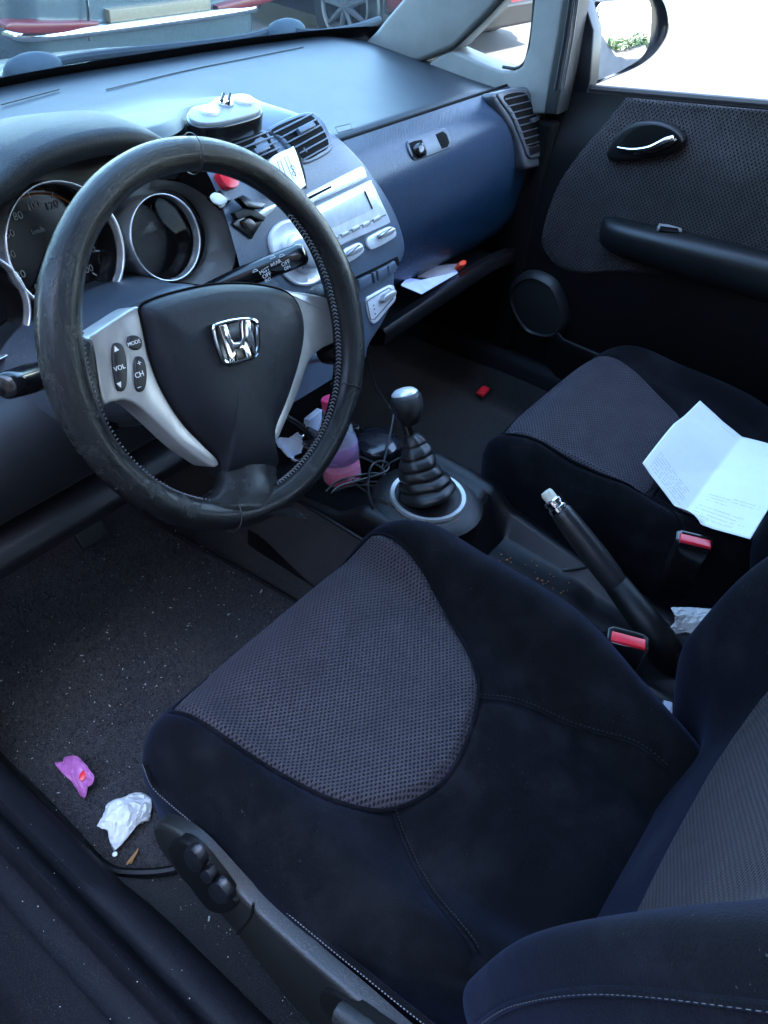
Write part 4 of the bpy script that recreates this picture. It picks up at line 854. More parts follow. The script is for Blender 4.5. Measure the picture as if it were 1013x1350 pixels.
    # insert of the backrest : U-shaped, wider to the top
    bi = ccw(np.array(spl([(-0.150, 1.20), (-0.158, 0.95), (-0.160, 0.80), (-0.150, 0.70), (-0.125, 0.655), (-0.06, 0.640), (0.06, 0.640), (0.125, 0.655), (0.150, 0.70), (0.160, 0.80), (0.158, 0.95), (0.150, 1.20), (0, 1.20)], 120)))
    def yb(x, z):
        a0 = 0.5 + 0.5 * np.interp(abs(x), [0, 0.09, 0.145, 0.178], [0, 1 / 9, 2 / 9, 3 / 9]); return bkp(a0, (z - 0.5) / 0.72)[1]
    c = bi.mean(0); V = []; U = []; K = 30
    for k in range(K):
        s = 1 - k / (K - 1) * 0.98
        for p in bi:
            q = c + (p - c) * s; V.append((cx + q[0], yb(q[0], q[1]) - 0.001 + 0.005 * sm(0, 0.07, 1 - s), q[1])); U.append((q[0], q[1]))
    n = len(bi); F = [(k * n + i, k * n + (i + 1) % n, (k + 1) * n + (i + 1) % n, (k + 1) * n + i) for k in range(K - 1) for i in range(n)] + [tuple((K - 1) * n + i for i in range(n))]
    mk('backrest_insert', V, F, MESHB, e, sharp=180, uv=U)
    return e, z0, bkp, YC
DINS = [(232, 934), (330, 845), (430, 762), (497, 709), (522, 728), (560, 768), (605, 825), (628, 868), (634, 905), (620, 960), (592, 1010), (550, 1042), (505, 1057), (450, 1052), (400, 1035), (330, 1000), (270, 965)]
DSEAM = [[(522, 1060), (535, 1090), (575, 1170), (632, 1250)], [(634, 908), (690, 910), (760, 930), (830, 962), (886, 1000)]]
ds, dz0, dbk, dYC = seat('driver_seat', 'dark blue-black driver seat with worn grey mesh centre, nearest the camera', -0.36, 0.60, DINS, DSEAM, 1, VELV, 0)
PINS = [(652, 572), (700, 528), (755, 486), (792, 456), (820, 470), (850, 492), (880, 520), (905, 548), (905, 580), (880, 620), (850, 655), (810, 655), (760, 635), (710, 608), (672, 587)]
PSEAM = [[(830, 662), (880, 690), (930, 740)], [(905, 565), (960, 575), (1010, 600)]]
ps, pz0, pbk, pYC = seat('passenger_seat', 'dark passenger seat by the far door with a white paper lying on it', 0.345, 0.60, PINS, PSEAM, -1, VELVP, 0)
# driver seat: outer plastic side trim with the height wheel and recline handle, seat height knobs
SS = Plane((-0.622, -0.3, 0.50), (0, 1, 0), (-1, 0, 0))
stp = [(206, 1088), (218, 1084), (260, 1110), (330, 1185), (400, 1250), (470, 1310), (540, 1372), (620, 1440), (560, 1470), (470, 1395), (400, 1330), (350, 1270), (300, 1205), (255, 1165), (228, 1132), (212, 1108)]
sso = trace(SS, stp, 0, 80)
MB().plate(SS, sso, -0.012, 0.006, 0.006).build('side_trim', SEATPL, ds, sharp=50)
bez = trace(SS, [(226, 1112), (240, 1104), (262, 1116), (290, 1150), (310, 1178), (316, 1190), (300, 1200), (280, 1195), (256, 1165), (236, 1138)], 0.006, 50)
kb = MB().plate(SS, bez, 0.0, 0.012, 0.004).build('knob_housing', DARK, ds, sharp=50)
for q in ([(246, 1118), (258, 1115), (270, 1130), (270, 1144), (258, 1146), (248, 1132)], [(267, 1148), (276, 1142), (284, 1152), (284, 1160), (274, 1160)], [(278, 1164), (290, 1158), (304, 1174), (306, 1186), (292, 1188), (280, 1176)]):
    MB().pillow(SS, trace(SS, q, 0.012, 30), [(1, 0.008), (1, 0.012), (0.88, 0.0165), (0.5, 0.018)]).build('adjuster_knob', plastic('knob_plastic', (0.008, 0.008, 0.011), 0.28), kb)
hn = MB().plate(SS, trace(SS, [(425, 1308), (440, 1304), (500, 1345), (560, 1392), (540, 1420), (470, 1370), (430, 1330)], 0.006, 40), 0.0, 0.010, 0.003).build('handle_recess', VOID, ds)
MB().tube(spl([SS.pt(*SS.hit(u, v, 0.016), 0.016) for u, v in ((450, 1335), (500, 1372), (560, 1420))], 12, False), 0.012, 10).build('recline_handle', SEATPL, ds)
MB().tube([SS.pt(*SS.hit(u, v, 0.007), 0.0065) for u, v in spl([(334, 1192), (330, 1210), (312, 1232)], 8, False)], 0.0015, 5).build('trim_gap', VOID, ds)
# seam and stitching on the near side of the driver's backrest bolster
bs = spl([dbk(0.5 - 0.5 * a, b) for a, b in ((0.63, 0.15), (0.655, 0.20), (0.668, 0.27), (0.674, 0.38), (0.678, 0.52), (0.68, 0.68), (0.68, 0.9))], 240, False)
bsd = np.array([-0.25, 0.9, 0.1]) * 0.001
MB().tube(bs, 0.0030, 8).build('bolster_piping', VELV, ds)
stc = MB()
for i in range(0, 239, 2): stc.tube([bs[i] + np.array([-0.0034, 0.0012, 0.0]), bs[i + 1] + np.array([-0.0034, 0.0012, 0.0])], 0.00032, 4)
stc.build('bolster_stitching', simple('bolster_thread', (0.05, 0.05, 0.054), 0.8), ds)

# ------------------------------------------------------------------ floor mat
matt = thing('floor_mat', 'dusty black carpet mat in the driver footwell, littered with crumbs', 'floor mat', (-0.4, 0.15, 0.32))
mo_ = ccw(spl([(-0.64, 0.20), (-0.640, 0.11), (-0.643, 0.03), (-0.644, -0.03), (-0.628, -0.062), (-0.59, -0.10), (-0.54, -0.12), (-0.40, -0.125), (-0.20, -0.12), (-0.165, -0.08), (-0.160, 0.12), (-0.185, 0.36), (-0.19, 0.47), (-0.22, 0.505), (-0.40, 0.515), (-0.56, 0.51), (-0.615, 0.48), (-0.63, 0.34)], 140))
mc_ = mo_.mean(0)
def mz(x, y): return 0.328 + 0.30 * sm(0.44, 0.74, y) + 0.003 * math.sin(14 * x) * math.sin(11 * y)
V = []; K = 50
for k in range(K):
    s = 1 - k / (K - 1) * 0.99
    for p in mo_:
        q = mc_ + (p - mc_) * s; V.append((q[0], q[1], mz(*q) - 0.012 * (1 - sm(0, 0.02, 1 - s))))
n = len(mo_)
mk('mat_pile', V, [(k * n + i, k * n + (i + 1) % n, (k + 1) * n + (i + 1) % n, (k + 1) * n + i) for k in range(K - 1) for i in range(n)] + [tuple((K - 1) * n + i for i in range(n))], MATC, matt, sharp=180)
MB().tube([(p[0], p[1], mz(*p) - 0.004) for p in mo_], 0.006, 8, True).build('bound_edge', DARK, matt)
# pile fibres standing up from the mat
rr = random.Random(5); V = []; F = []
for _ in range(42000):
    x = rr.uniform(-0.645, -0.16); y = rr.uniform(-0.12, 0.50)
    if y < -0.02 - 0.6 * (x + 0.60) * 0 and y < -0.05 - (x + 0.645) * 0.9: continue
    a = rr.uniform(0, 6.28); h = rr.uniform(0.003, 0.007); w2 = 0.0006; z = mz(x, y); dx = rr.gauss(0, 0.0022); dy = rr.gauss(0, 0.0022); k = len(V)
    V += [(x - w2 * math.cos(a), y - w2 * math.sin(a), z - 0.001), (x + w2 * math.cos(a), y + w2 * math.sin(a), z - 0.001), (x + dx, y + dy, z + h)]; F.append((k, k + 1, k + 2))
o_ = mk('pile_fibres', V, F, simple('fibre_dark', (0.032, 0.031, 0.037), 0.9, spec=0.1), matt, sharp=0); o_['kind'] = 'stuff'
# crumbs and lint
V = MB()
for _ in range(900):
    if rr.random() < 0.62: x = rr.uniform(-0.64, -0.17); y = rr.gauss(0.22, 0.14); z = mz(x, y) + 0.005
    else: x = rr.uniform(-0.66, -0.55); y = rr.uniform(-0.5, -0.04); z = 0.318
    if y > 0.5 or y < -0.5: continue
    s = abs(rr.gauss(0, 0.0005)) + 0.0003 + 0.0005 * (rr.random() < 0.08)
    l = s * (1 + 2.5 * (rr.random() < 0.12)); V.box((x, y, z), (l, s, s * 0.7), rotz(rr.uniform(0, 3.14)) @ rotx(rr.uniform(0, 0.6)))
for _ in range(70):
    pr = rr.choice([(-0.70, 0.43, 0.02), (-0.76, 0.402, 0.03)]); x = pr[0] + rr.uniform(-1, 1) * pr[2]; V.box((x, rr.uniform(-0.5, 0.2), pr[1]), (0.0003 + 0.0008 * rr.random() ** 2,) * 2 + (0.0005,), rotz(rr.uniform(0, 3)))
c_ = V.build('crumbs', simple('crumb_pale', (0.45, 0.43, 0.40), 0.8), None, sharp=0); tag(c_, 'pale crumbs and lint scattered over the driver floor mat and sill', 'crumbs', kind='stuff')
V = MB()
for _ in range(130):
    x = rr.uniform(-0.075, 0.045); y = rr.uniform(-0.30, -0.12); s = abs(rr.gauss(0, 0.0009)) + 0.0006; V.box((x, y, 0.4845), (s * 1.6, s, s * 0.6), rotz(rr.uniform(0, 3)))
for _ in range(60):
    a = rr.uniform(2.2, 4.6); V.box((-0.012 + 0.066 * math.cos(a), -0.05 + 0.066 * math.sin(a), 0.5535), (0.0012, 0.0009, 0.0006), rotz(rr.uniform(0, 3)))
c_ = V.build('tobacco_crumbs', simple('crumb_brown', (0.28, 0.10, 0.03), 0.8), None, sharp=0); tag(c_, 'orange-brown crumbs in the console tray beside the handbrake', 'crumbs', kind='stuff')
# pedals
def pedal(px, y, sz, label):
    c = P(*px, y=y); e = thing('pedal', label, 'pedal', c, 'foot pedals')
    MB().box(c, (sz[0], 0.012, sz[1]), rotx(R(-35))).build('pedal_pad', RUBBER, e, bev=0.004)
    MB().tube(spl([c + np.array([0, 0.006, 0]), c + np.array([0, 0.06, 0.10]), c + np.array([0, 0.09, 0.25])], 8, False), 0.008, 8).build('pedal_arm', DARK, e)
pedal((118, 700), 0.43, (0.055, 0.05), 'dark clutch pedal showing below the knee panel')
pedal((255, 628), 0.44, (0.06, 0.05), 'dark brake pedal seen through the gap under the steering wheel hub')
_p = P(263, 628, y=0.425); b_ = MB().lathe(_p, (0, -1, 0.4), [(0.007, 0), (0.0085, 0.003), (0.006, 0.005), (0.0055, 0.003), (0.001, 0.003)], 20).build('metal_eyelet', simple('brass', (0.5, 0.4, 0.25), 0.35, 1.0), None); tag(b_, 'small round metal eyelet shining in the dark footwell under the steering wheel', 'eyelet')
# footwell side wall, brownish carpet left of the tunnel
mk('tunnel_carpet', [(-0.115, y, z) for y in (-0.1, 0.7) for z in (0.30, 0.46)], [(0, 1, 3, 2)], FLOORC, body, sharp=0)
# ------------------------------------------------------------------ centre console
con = thing('centre_console', 'black centre console with trays, running between the two front seats', 'console', (0, -0.1, 0.31))
def con_sec(y):
    # (half width, shoulder z, floor z of the tray, tray half width)
    ys = [-0.62, -0.46, -0.40, -0.33, -0.30, -0.16, -0.125, -0.11, 0.01, 0.03, 0.05, 0.20, 0.24]
    hw = [0.085, 0.088, 0.09, 0.092, 0.094, 0.098, 0.10, 0.102, 0.108, 0.112, 0.116, 0.118, 0.118]
    sh = [0.49, 0.495, 0.50, 0.505, 0.508, 0.525, 0.545, 0.55, 0.548, 0.535, 0.52, 0.505, 0.505]
    fl = [0.485, 0.48, 0.475, 0.475, 0.482, 0.482, 0.535, 0.55, 0.548, 0.50, 0.475, 0.455, 0.455]
    tw = [0.06, 0.062, 0.065, 0.066, 0.068, 0.072, 0.07, 0.07, 0.08, 0.09, 0.098, 0.10, 0.10]
    return [float(np.interp(y, ys, k)) for k in (hw, sh, fl, tw)]
rg = []
for y in np.linspace(-0.62, 0.24, 130):
    h, s, f_, t = con_sec(y); cr_ = min(s, f_) + max(0, s - f_)
    rg.append([np.array([x, y, z]) for x, z in ((-h - 0.006, 0.30), (-h - 0.002, 0.40), (-h, s - 0.02), (-h + 0.004, s - 0.006), (-h + 0.012, s), (-t - 0.004, s), (-t + 0.002, s - 0.004), (-t + 0.010, f_ + 0.006), (-t + 0.02, f_), (-t * 0.4, f_), (t * 0.4, f_), (t - 0.02, f_), (t - 0.010, f_ + 0.006), (t - 0.002, s - 0.004), (t + 0.004, s), (h - 0.012, s), (h - 0.004, s - 0.006), (h, s - 0.02), (h + 0.002, 0.40), (h + 0.006, 0.30))])
MB().rings(rg, False, False, False).build('console_body', DARK2, con, sharp=50)
# fluted side panel by the driver's shin
SC_ = Plane((-0.118, 0.0, 0.5), (0, -1, 0), (-1, 0, 0))
CONTEX = dimple('console_side_texture', (0.055, 0.052, 0.055), 0.42, 0.004, 0.0006)
spx = trace(SC_, [(395, 646), (415, 643), (500, 700), (470, 730), (380, 668)])
def side_fn(a, b): return SC_.pt(-0.25 + 0.37 * a, -0.16 + 0.17 * b, 0.003)
grid('side_panel', side_fn, 10, 8, CONTEX, con, uvf=lambda a, b, q: (0.37 * a, 0.17 * b))
MB().tube([SC_.pt(-0.25, 0.012, 0.003), SC_.pt(0.12, 0.012, 0.003)], 0.003, 6).build('side_trim_edge', DARK2, con)
# cup recess front, pockets beside the handbrake
GC = np.array([-0.012, -0.050, 0.549])
MB().lathe(GC, (0, 0, 1), [(0.090, -0.05), (0.088, -0.005), (0.080, 0.0005), (0.062, 0.0035), (0.05, 0.0035)], 48).build('gear_surround', DARK2, con)
MB().lathe(GC, (0, 0, 1), [(0.0600, 0.001), (0.0600, 0.0065), (0.0585, 0.009), (0.0525, 0.008), (0.0505, 0.0055), (0.050, 0.001)], 64).build('gear_ring', SILVD, con)
for yy in (-0.345, -0.395):
    MB().tube(spl([(-0.052 + 0.03 * math.cos(t), yy + 0.035 * math.sin(t), 0.497) for t in np.linspace(0, 6.283, 20, endpoint=False)], 40), 0.0045, 8, True).build('pocket_rim', DARK2, con)
    MB().lathe((-0.052, yy, 0.4765), (0, 0, 1), [(0.026, 0), (0.027, 0.0165), (0.029, 0.0185)], 24).build('pocket', VOID, con)

gear = thing('gear_lever', 'gear lever with silver-topped black knob and ribbed rubber boot', 'gear lever', GC)
KN = P(537, 534, x=-0.0); top = KN - np.array([0, 0, 0.03]); ax = nrm(KN - GC)
def boot_pt(t): return GC + (top - GC) * t + np.array([0, 0.004 * math.sin(3.14 * t), 0])
prof = []
nb = 6
rg = []
for k in range(nb * 10 + 1):
    t = k / (nb * 10); r_ = 0.0350 * (1 - t) ** 0.85 + 0.0115; fold = abs(math.sin(math.pi * nb * t)) ** 0.6
    r_ = r_ * (0.87 + (0.15 + 0.03 * math.sin(11 * t)) * fold); c = GC + np.array([0, 0, 0.004]) + (GC + (top - GC) * 0.80 - GC) * t + np.array([0.004 * math.sin(9 * t), 0, 0])
    a_ = nrm(np.cross(ax, (1, 0, 0))); b_2 = np.cross(ax, a_)
    rg.append([c + (r_ + 0.0014 * math.sin(3 * q + 5 * t) + 0.0008 * math.sin(7 * q - 9 * t)) * (math.cos(q) * a_ * -1 + math.sin(q) * b_2) for q in np.linspace(0, 2 * math.pi, 40, endpoint=False)])
MB().rings(rg, True, False, True).build('rubber_boot', RUBBER, gear, sharp=180)
MB().tube([GC + (top - GC) * 0.7, top], 0.007, 12).build('shaft', BLACK, gear)
kn = MB().lathe(KN, ax, [(0.011, -0.030), (0.0145, -0.027), (0.0195, -0.018), (0.0235, -0.006), (0.0245, 0.004), (0.0235, 0.012), (0.0205, 0.018)], 36).build('knob', LEATH, gear, sharp=180)
MB().lathe(KN, ax, [(0.0205, 0.0155), (0.0195, 0.0195), (0.015, 0.0235), (0.008, 0.0255), (0.001, 0.026)], 36).build('knob_cap', simple('satin_silver', (0.8, 0.8, 0.8), 0.3, 0.4), kn, sharp=180)

hb = thing('handbrake', 'raised black handbrake lever with a chrome collar and pale button', 'handbrake', (0.01, -0.42, 0.49))
H0 = P(868, 842, x=0.006); H1 = P(738, 672, x=0.006); H2 = P(714, 650, x=0.006); hd = nrm(H1 - H0)
Hm = H0 + (H1 - H0) * 0.42
MB().tube(spl([Hm, Hm + (H1 - Hm) * 0.15, Hm + (H1 - Hm) * 0.5, H1 - hd * 0.012, H1], 24, False), np.interp(np.linspace(0, 1, 24), [0, .1, .4, .8, .97, 1], [0.0165, 0.0175, 0.0185, 0.0165, 0.0148, 0.0125]), 24).build('grip', dimple('grip_rubber', (0.011, 0.011, 0.012), 0.4, 0.003, 0.0004), hb, sharp=180)
MB().tube([H0 - hd * 0.06 - np.array([0, 0, .02]), H0, Hm + hd * 0.003], [0.026, 0.024, 0.0175], 20).build('boot', DARK, hb, sharp=180)
MB().lathe(H1, hd, [(0.0125, -0.002), (0.0145, 0.0), (0.0145, 0.006), (0.012, 0.008), (0.012, 0.0105), (0.0138, 0.012), (0.0138, 0.017), (0.0115, 0.019)], 28).build('chrome_collar', CHROME, hb, sharp=30)
MB().lathe(H1, hd, [(0.009, 0.017), (0.009, 0.029), (0.0075, 0.032), (0.001, 0.033)], 20).build('release_button', simple('cream_button', (0.6, 0.57, 0.45), 0.4), hb)

def buckle(pos, ang_, tilt, label, h=0.10):
    e = thing('seat_belt_buckle', label, 'seat belt buckle', pos, 'seat belt buckles')
    A = rotz(ang_) @ rotx(tilt); pos = np.array(pos, float)
    def q(x, y, z): return pos + A @ np.array([x, y, z])
    rg = [[q(sx * w_, sy * d_, z) for sx, sy in ((-1, -0.6), (-0.75, -1), (0.75, -1), (1, -0.6), (1, 0.6), (0.75, 1), (-0.75, 1), (-1, 0.6))] for z, w_, d_ in ((-h, 0.020, 0.010), (-h * 0.4, 0.0265, 0.0135), (-0.01, 0.027, 0.0145), (0.0, 0.0265, 0.014), (0.002, 0.025, 0.0125))]
    MB().rings(rg, True, True, True).build('housing', BLACK, e, sharp=40, bev=0.0015)
    S = Plane(q(0, 0, 0.002), A @ np.array([1.0, 0, 0]), A @ np.array([0, 0, 1.0]))
    MB().plate(S, [(-0.021, -0.0125), (0.021, -0.0125), (0.021, 0.002), (-0.021, 0.002)], -0.008, 0.0035, 0.0015).build('release_button', RED, e, sharp=50)
    MB().plate(S, [(-0.018, 0.005), (0.018, 0.005), (0.018, 0.0085), (-0.018, 0.0085)], -0.001, 0.0008, 0.0003).build('tongue_slot', VOID, e)
    return e
buckle(P(828, 842, x=-0.105), R(-68), R(4), 'red-buttoned belt buckle beside the driver seat, nearest the camera', 0.11)
buckle(P(916, 712, x=0.108), R(-68), R(4), 'red-buttoned belt buckle beside the passenger seat, at the corner of the white paper', 0.11)
cb = MB().tube(spl([P(742, 752, z=0.50), P(780, 745, z=0.51), P(830, 722, z=0.53), P(870, 712, z=0.545), P(905, 712, z=0.55)], 40, False), 0.0028, 8).build('thin_cable', CABLE); tag(cb, 'thin black wire running past the handbrake to the passenger buckle', 'cable')

# bottle with pink drink
B0 = P(452, 632, x=-0.045); B1 = P(437, 530, x=-0.045)
bax = nrm((B1 - B0) * 1.0); BH = np.linalg.norm(B1 - B0)
bt = thing('drink_bottle', 'clear plastic bottle with pink drink and pink cap behind the steering wheel', 'bottle', B0)
def bprof(s=1.0): return [(0.012 * s, 0.0), (0.029 * s, 0.001), (0.0315 * s, 0.006), (0.0315 * s, BH * 0.28), (0.0295 * s, BH * 0.33), (0.0315 * s, BH * 0.38), (0.031 * s, BH * 0.55), (0.026 * s, BH * 0.70), (0.017 * s, BH * 0.84), (0.0125 * s, BH * 0.90), (0.0125 * s, BH * 0.97)]
mB, nB, pB = newmat('clear_bottle'); pB.inputs['Base Color'].default_value = (0.75, 0.85, 0.95, 1); pB.inputs['Roughness'].default_value = 0.08; pB.inputs['Alpha'].default_value = 0.26
mL, nL, pL = newmat('pink_drink'); pL.inputs['Base Color'].default_value = (0.8, 0.008, 0.2, 1); pL.inputs['Roughness'].default_value = 0.2; pL.inputs['Subsurface Weight'].default_value = 0.08; pL.inputs['Subsurface Radius'].default_value = (0.02, 0.005, 0.01)
MB().lathe(B0, bax, bprof(), 40).build('bottle_body', mB, bt, sharp=180)
MB().lathe(B0, bax, [(0.011, 0.001), (0.0275, 0.002), (0.0303, 0.007), (0.0303, BH * 0.21), (0.001, BH * 0.211)], 40).build('drink', mL, bt, sharp=40)
_nz = nB.nodes.new('ShaderNodeTexNoise'); _nz.inputs['Scale'].default_value = 90.0; _nz.inputs['Detail'].default_value = 4.0; L(nB, coord(nB), _nz.inputs['Vector']); bump(nB, pB, _nz.outputs[0], 0.004)
mT, nT, pT = newmat('lilac_film'); pT.inputs['Base Color'].default_value = (0.45, 0.25, 0.5, 1); pT.inputs['Alpha'].default_value = 0.5; pT.inputs['Roughness'].default_value = 0.25; L(nT, coord(nT), nT.nodes.new('ShaderNodeTexNoise').inputs['Vector'])
MB().lathe(B0, bax, [(0.0322, BH * 0.30), (0.0322, BH * 0.50), (0.0315, BH * 0.505), (0.0315, BH * 0.295)], 40).build('label_band', mT, bt, sharp=180)
cp = MB().lathe(B0, bax, [(0.0148, BH * 0.915), (0.0155, BH * 0.92), (0.0155, BH * 1.03), (0.0142, BH * 1.045), (0.001, BH * 1.046)], 32).build('bottle_cap', PINK, bt, sharp=50)
# round black pot with lid
PC = P(497, 583, x=0.055)
pot = thing('round_pot', 'round black lidded pot standing in front of the gear lever', 'pot', PC - np.array([0, 0, 0.08]))
MB().lathe(PC, (0, 0, 1), [(0.034, -0.085), (0.037, -0.02), (0.0375, -0.012), (0.035, -0.010)], 40).build('pot_body', BLACK, pot)
MB().lathe(PC, (0, 0, 1), [(0.039, -0.012), (0.040, -0.008), (0.040, 0.0), (0.0375, 0.004), (0.02, 0.007), (0.001, 0.0075)], 48).build('pot_lid', simple('lid_black', (0.012, 0.013, 0.018), 0.16), pot, sharp=50)
MB().box(PC + np.array([-0.012, 0.036, 0.012]), (0.014, 0.012, 0.02), rotz(0.4)).build('lid_hinge', BLACK, pot, bev=0.003)
# coiled cable
def cpath(px, z, n=80): return spl([P(u, v, z=zz) for (u, v), zz in zip(px, z if hasattr(z, '__len__') else [z] * len(px))], n, False)
cabs = MB()
px1 = [(486, 470), (494, 505), (512, 535), (519, 545), (513, 580), (506, 610), (502, 622), (512, 612), (530, 604), (534, 618), (526, 636), (508, 644), (486, 640), (470, 628), (452, 606), (440, 600), (456, 600), (480, 604), (506, 620), (500, 634), (470, 634), (446, 628)]
cabs.tube(cpath(px1, [0.66, 0.62, 0.59, 0.585, 0.56, 0.54, 0.53, 0.535, 0.54, 0.535, 0.535, 0.535, 0.535, 0.54, 0.55, 0.55, 0.55, 0.545, 0.54, 0.535, 0.54, 0.54], 220), 0.0018, 7)
px2 = [(446, 604), (458, 622), (472, 640), (486, 652), (494, 668), (512, 690), (530, 705)]
cabs.tube(cpath(px2, 0.545), 0.0018, 7)
px3 = [(430, 648), (444, 636), (468, 628), (496, 624), (510, 630), (498, 640), (470, 640), (448, 645), (437, 650), (450, 640), (478, 632), (508, 622), (512, 612), (500, 608), (488, 618), (486, 650), (492, 670)]
cabs.tube(cpath(px3, [0.55, 0.552, 0.548, 0.54, 0.54, 0.54, 0.542, 0.545, 0.55, 0.55, 0.546, 0.545, 0.545, 0.545, 0.545, 0.55, 0.552], 160), 0.0017, 7)
c_ = cabs.build('coiled_cable', CABLE); tag(c_, 'tangle of thin black charging cable in front of the gear lever', 'cable')
# clutter behind the wheel: black adaptor bits, small glass bottle, white carton
ad = thing('car_charger', 'black charger plugs and wires heaped left of the pink bottle', 'charger', P(400, 590, y=0.13))
c0 = P(405, 585, y=0.13); MB().box(c0, (0.05, 0.025, 0.03), rotz(0.5) @ rotx(0.4)).build('charger_body', BLACK, ad, bev=0.005)
MB().box(P(398, 575, y=0.12), (0.007, 0.007, 0.006), rotz(0.4)).build('metal_contact', CHROME, ad, bev=0.001)
MB().tube(spl([P(372, 545, y=0.12), P(395, 560, y=0.11), P(418, 582, y=0.11)], 16, False), 0.0035, 8).tube(spl([P(400, 560, y=0.13), P(412, 600, y=0.12), P(420, 640, y=0.12)], 16, False), 0.003, 8).build('charger_wire', CABLE, ad)
wc_ = P(412, 562, y=0.15); cbx = MB().box(wc_, (0.04, 0.01, 0.045), rotz(0.2) @ roty(0.1)).build('small_carton', simple('carton_bluewhite', (0.62, 0.7, 0.82), 0.5), None, bev=0.001); tag(cbx, 'small pale blue and white carton behind the pink-capped bottle', 'carton')
tu = thing('crumpled_wrapper', 'crumpled pale blue and white wrapper seen between wheel spoke and rim', 'wrapper', P(376, 590, y=0.12))
def crumple(name, c, size, mat, parent, seed, flat=0.35, n=26, axes=None):
    """a crumpled scrap: jittered facets with sharp creases and a torn, irregular outline"""
    r2 = random.Random(seed); n = max(7, min(n, 15)); A = np.eye(3) if axes is None else axes; c = np.array(c, float); sc = min(size)
    rad = [r2.choice((0.72, 0.86, 1.0, 1.10)) + 0.1 * r2.random() for _ in range(11)]
    creases = [(r2.uniform(0, 3.14), r2.uniform(-0.7, 0.7), r2.uniform(0.25, 0.6) * r2.choice((-1, 1))) for _ in range(9)]
    V = []
    for j in range(n):
        for i in range(n):
            x = 2 * i / (n - 1) - 1; y = 2 * j / (n - 1) - 1
            if 0 < i < n - 1: x += r2.uniform(-.3, .3) * 2 / n
            if 0 < j < n - 1: y += r2.uniform(-.3, .3) * 2 / n
            m = max(abs(x), abs(y)); h = math.hypot(x, y) + 1e-9; x2, y2 = (x * (1 - 0.55 * m) + x * m / h * 0.55 * 1.1, y * (1 - 0.55 * m) + y * m / h * 0.55 * 1.1)
            a = (math.atan2(y, x) / (2 * math.pi) % 1) * 11; k = int(a) % 11; f = rad[k] + (rad[(k + 1) % 11] - rad[k]) * (a - int(a)); f = 1 + (f - 1) * m
            z = 0.30 + 0.45 * (1 - m) * flat
            for th, off, am in creases: z += am * flat * abs(x * math.cos(th) + y * math.sin(th) - off)
            z += flat * r2.uniform(-0.16, 0.16)
            V.append((x2 * f * size[0] / 2, y2 * f * size[1] / 2, z * sc))
    z0_ = min(v[2] for v in V); V = [c + A @ np.array([v[0], v[1], v[2] - z0_]) for v in V]
    F = []
    for j in range(n - 1):
        for i in range(n - 1):
            a, b, d, e2 = j * n + i, j * n + i + 1, (j + 1) * n + i + 1, (j + 1) * n + i
            F += [(a, b, d), (a, d, e2)] if r2.random() < 0.5 else [(a, b, e2), (b, d, e2)]
    o = mk(name, V, F, mat, parent, sharp=8)
    mo = o.modifiers.new('thick', 'SOLIDIFY'); mo.thickness = 0.0005
    return o
crumple('wrapper_film', P(374, 594, y=0.125), (0.026, 0.040), simple('wrapper_film', (0.62, 0.68, 0.8), 0.35), tu, 4, 0.5, axes=rotz(0.5) @ rotx(1.1))
# litter
def local(px_c, z, px_dir):
    c = P(*px_c, z=z); d = P(*px_dir, z=z) - c; return c, rotz(math.atan2(d[1], d[0]))
c, A = local((166, 1084), 0.331, (200, 1060))
t_ = crumple('tissue', c, (0.064, 0.052), TISSUE, None, 11, 0.30, 40, A); tag(t_, 'crumpled white tissue on the driver mat beside the seat', 'tissue')
c, A = local((101, 1026), 0.333, (118, 1046))
sw = thing('sweet_wrapper', 'pink sweet wrapper with a red blob printed on it, lying on the driver mat', 'sweet wrapper', c)
crumple('wrapper_foil', c, (0.062, 0.024), simple('pink_foil', (0.42, 0.12, 0.34), 0.35), sw, 21, 0.35, 30, A)
MB().pillow(Plane(P(110, 1022, z=0.357), (1, 0.4, 0), (-0.15, -0.2, 1)), [(0.0062 * math.cos(t) * (1.25), 0.0045 * math.sin(t)) for t in np.linspace(0, 6.283, 20, endpoint=False)], [(1, -0.003), (1, 0.0008), (0.7, 0.0014)]).build('printed_blob', RED, sw)
c = P(906, 820, x=0.05); A = rotz(0.7) @ rotx(0.5)
t_ = crumple('tissue', c, (0.070, 0.036), TISSUE, None, 35, 0.34, 34, rotz(-0.85) @ rotx(0.55)); tag(t_, 'torn white tissue tucked behind the handbrake by the driver backrest', 'tissue')
c, A = local((177, 1132), 0.331, (184, 1120))
lf = crumple('dry_leaf', c, (0.022, 0.006), simple('dry_leaf_tan', (0.38, 0.2, 0.07), 0.7), None, 5, 0.5, 14, A); tag(lf, 'tiny tan scrap of dry leaf below the white tissue on the mat', 'leaf')
c = P(152, 1127, z=0.333); pb_ = MB().lathe(c, (0, 0, 1), [(0.0015, 0), (0.0032, 0.001), (0.0032, 0.0025), (0.001, 0.0038)], 12).build('pebble', WHITE); tag(pb_, 'small white pill-like pebble below the white tissue on the mat', 'pebble')
c, A = local((135, 702), 0.345, (145, 708)); sc_ = crumple('pedal_glint', c, (0.022, 0.012), CHROME, None, 8, 0.4, 12, A); tag(sc_, 'bright chip standing in for the glint on the clutch pedal', 'glint')  # chrome chip put in for the glint at the pedal
c = P(880, 940, z=0.52); sc_ = MB().box(c, (0.035, 0.012, 0.006), rotz(0.4)).build('belt_anchor', simple('pale_grey_plastic', (0.3, 0.33, 0.4), 0.4), None, bev=0.002); tag(sc_, 'pale grey plastic clip between driver seat and backrest, below the buckle', 'clip')
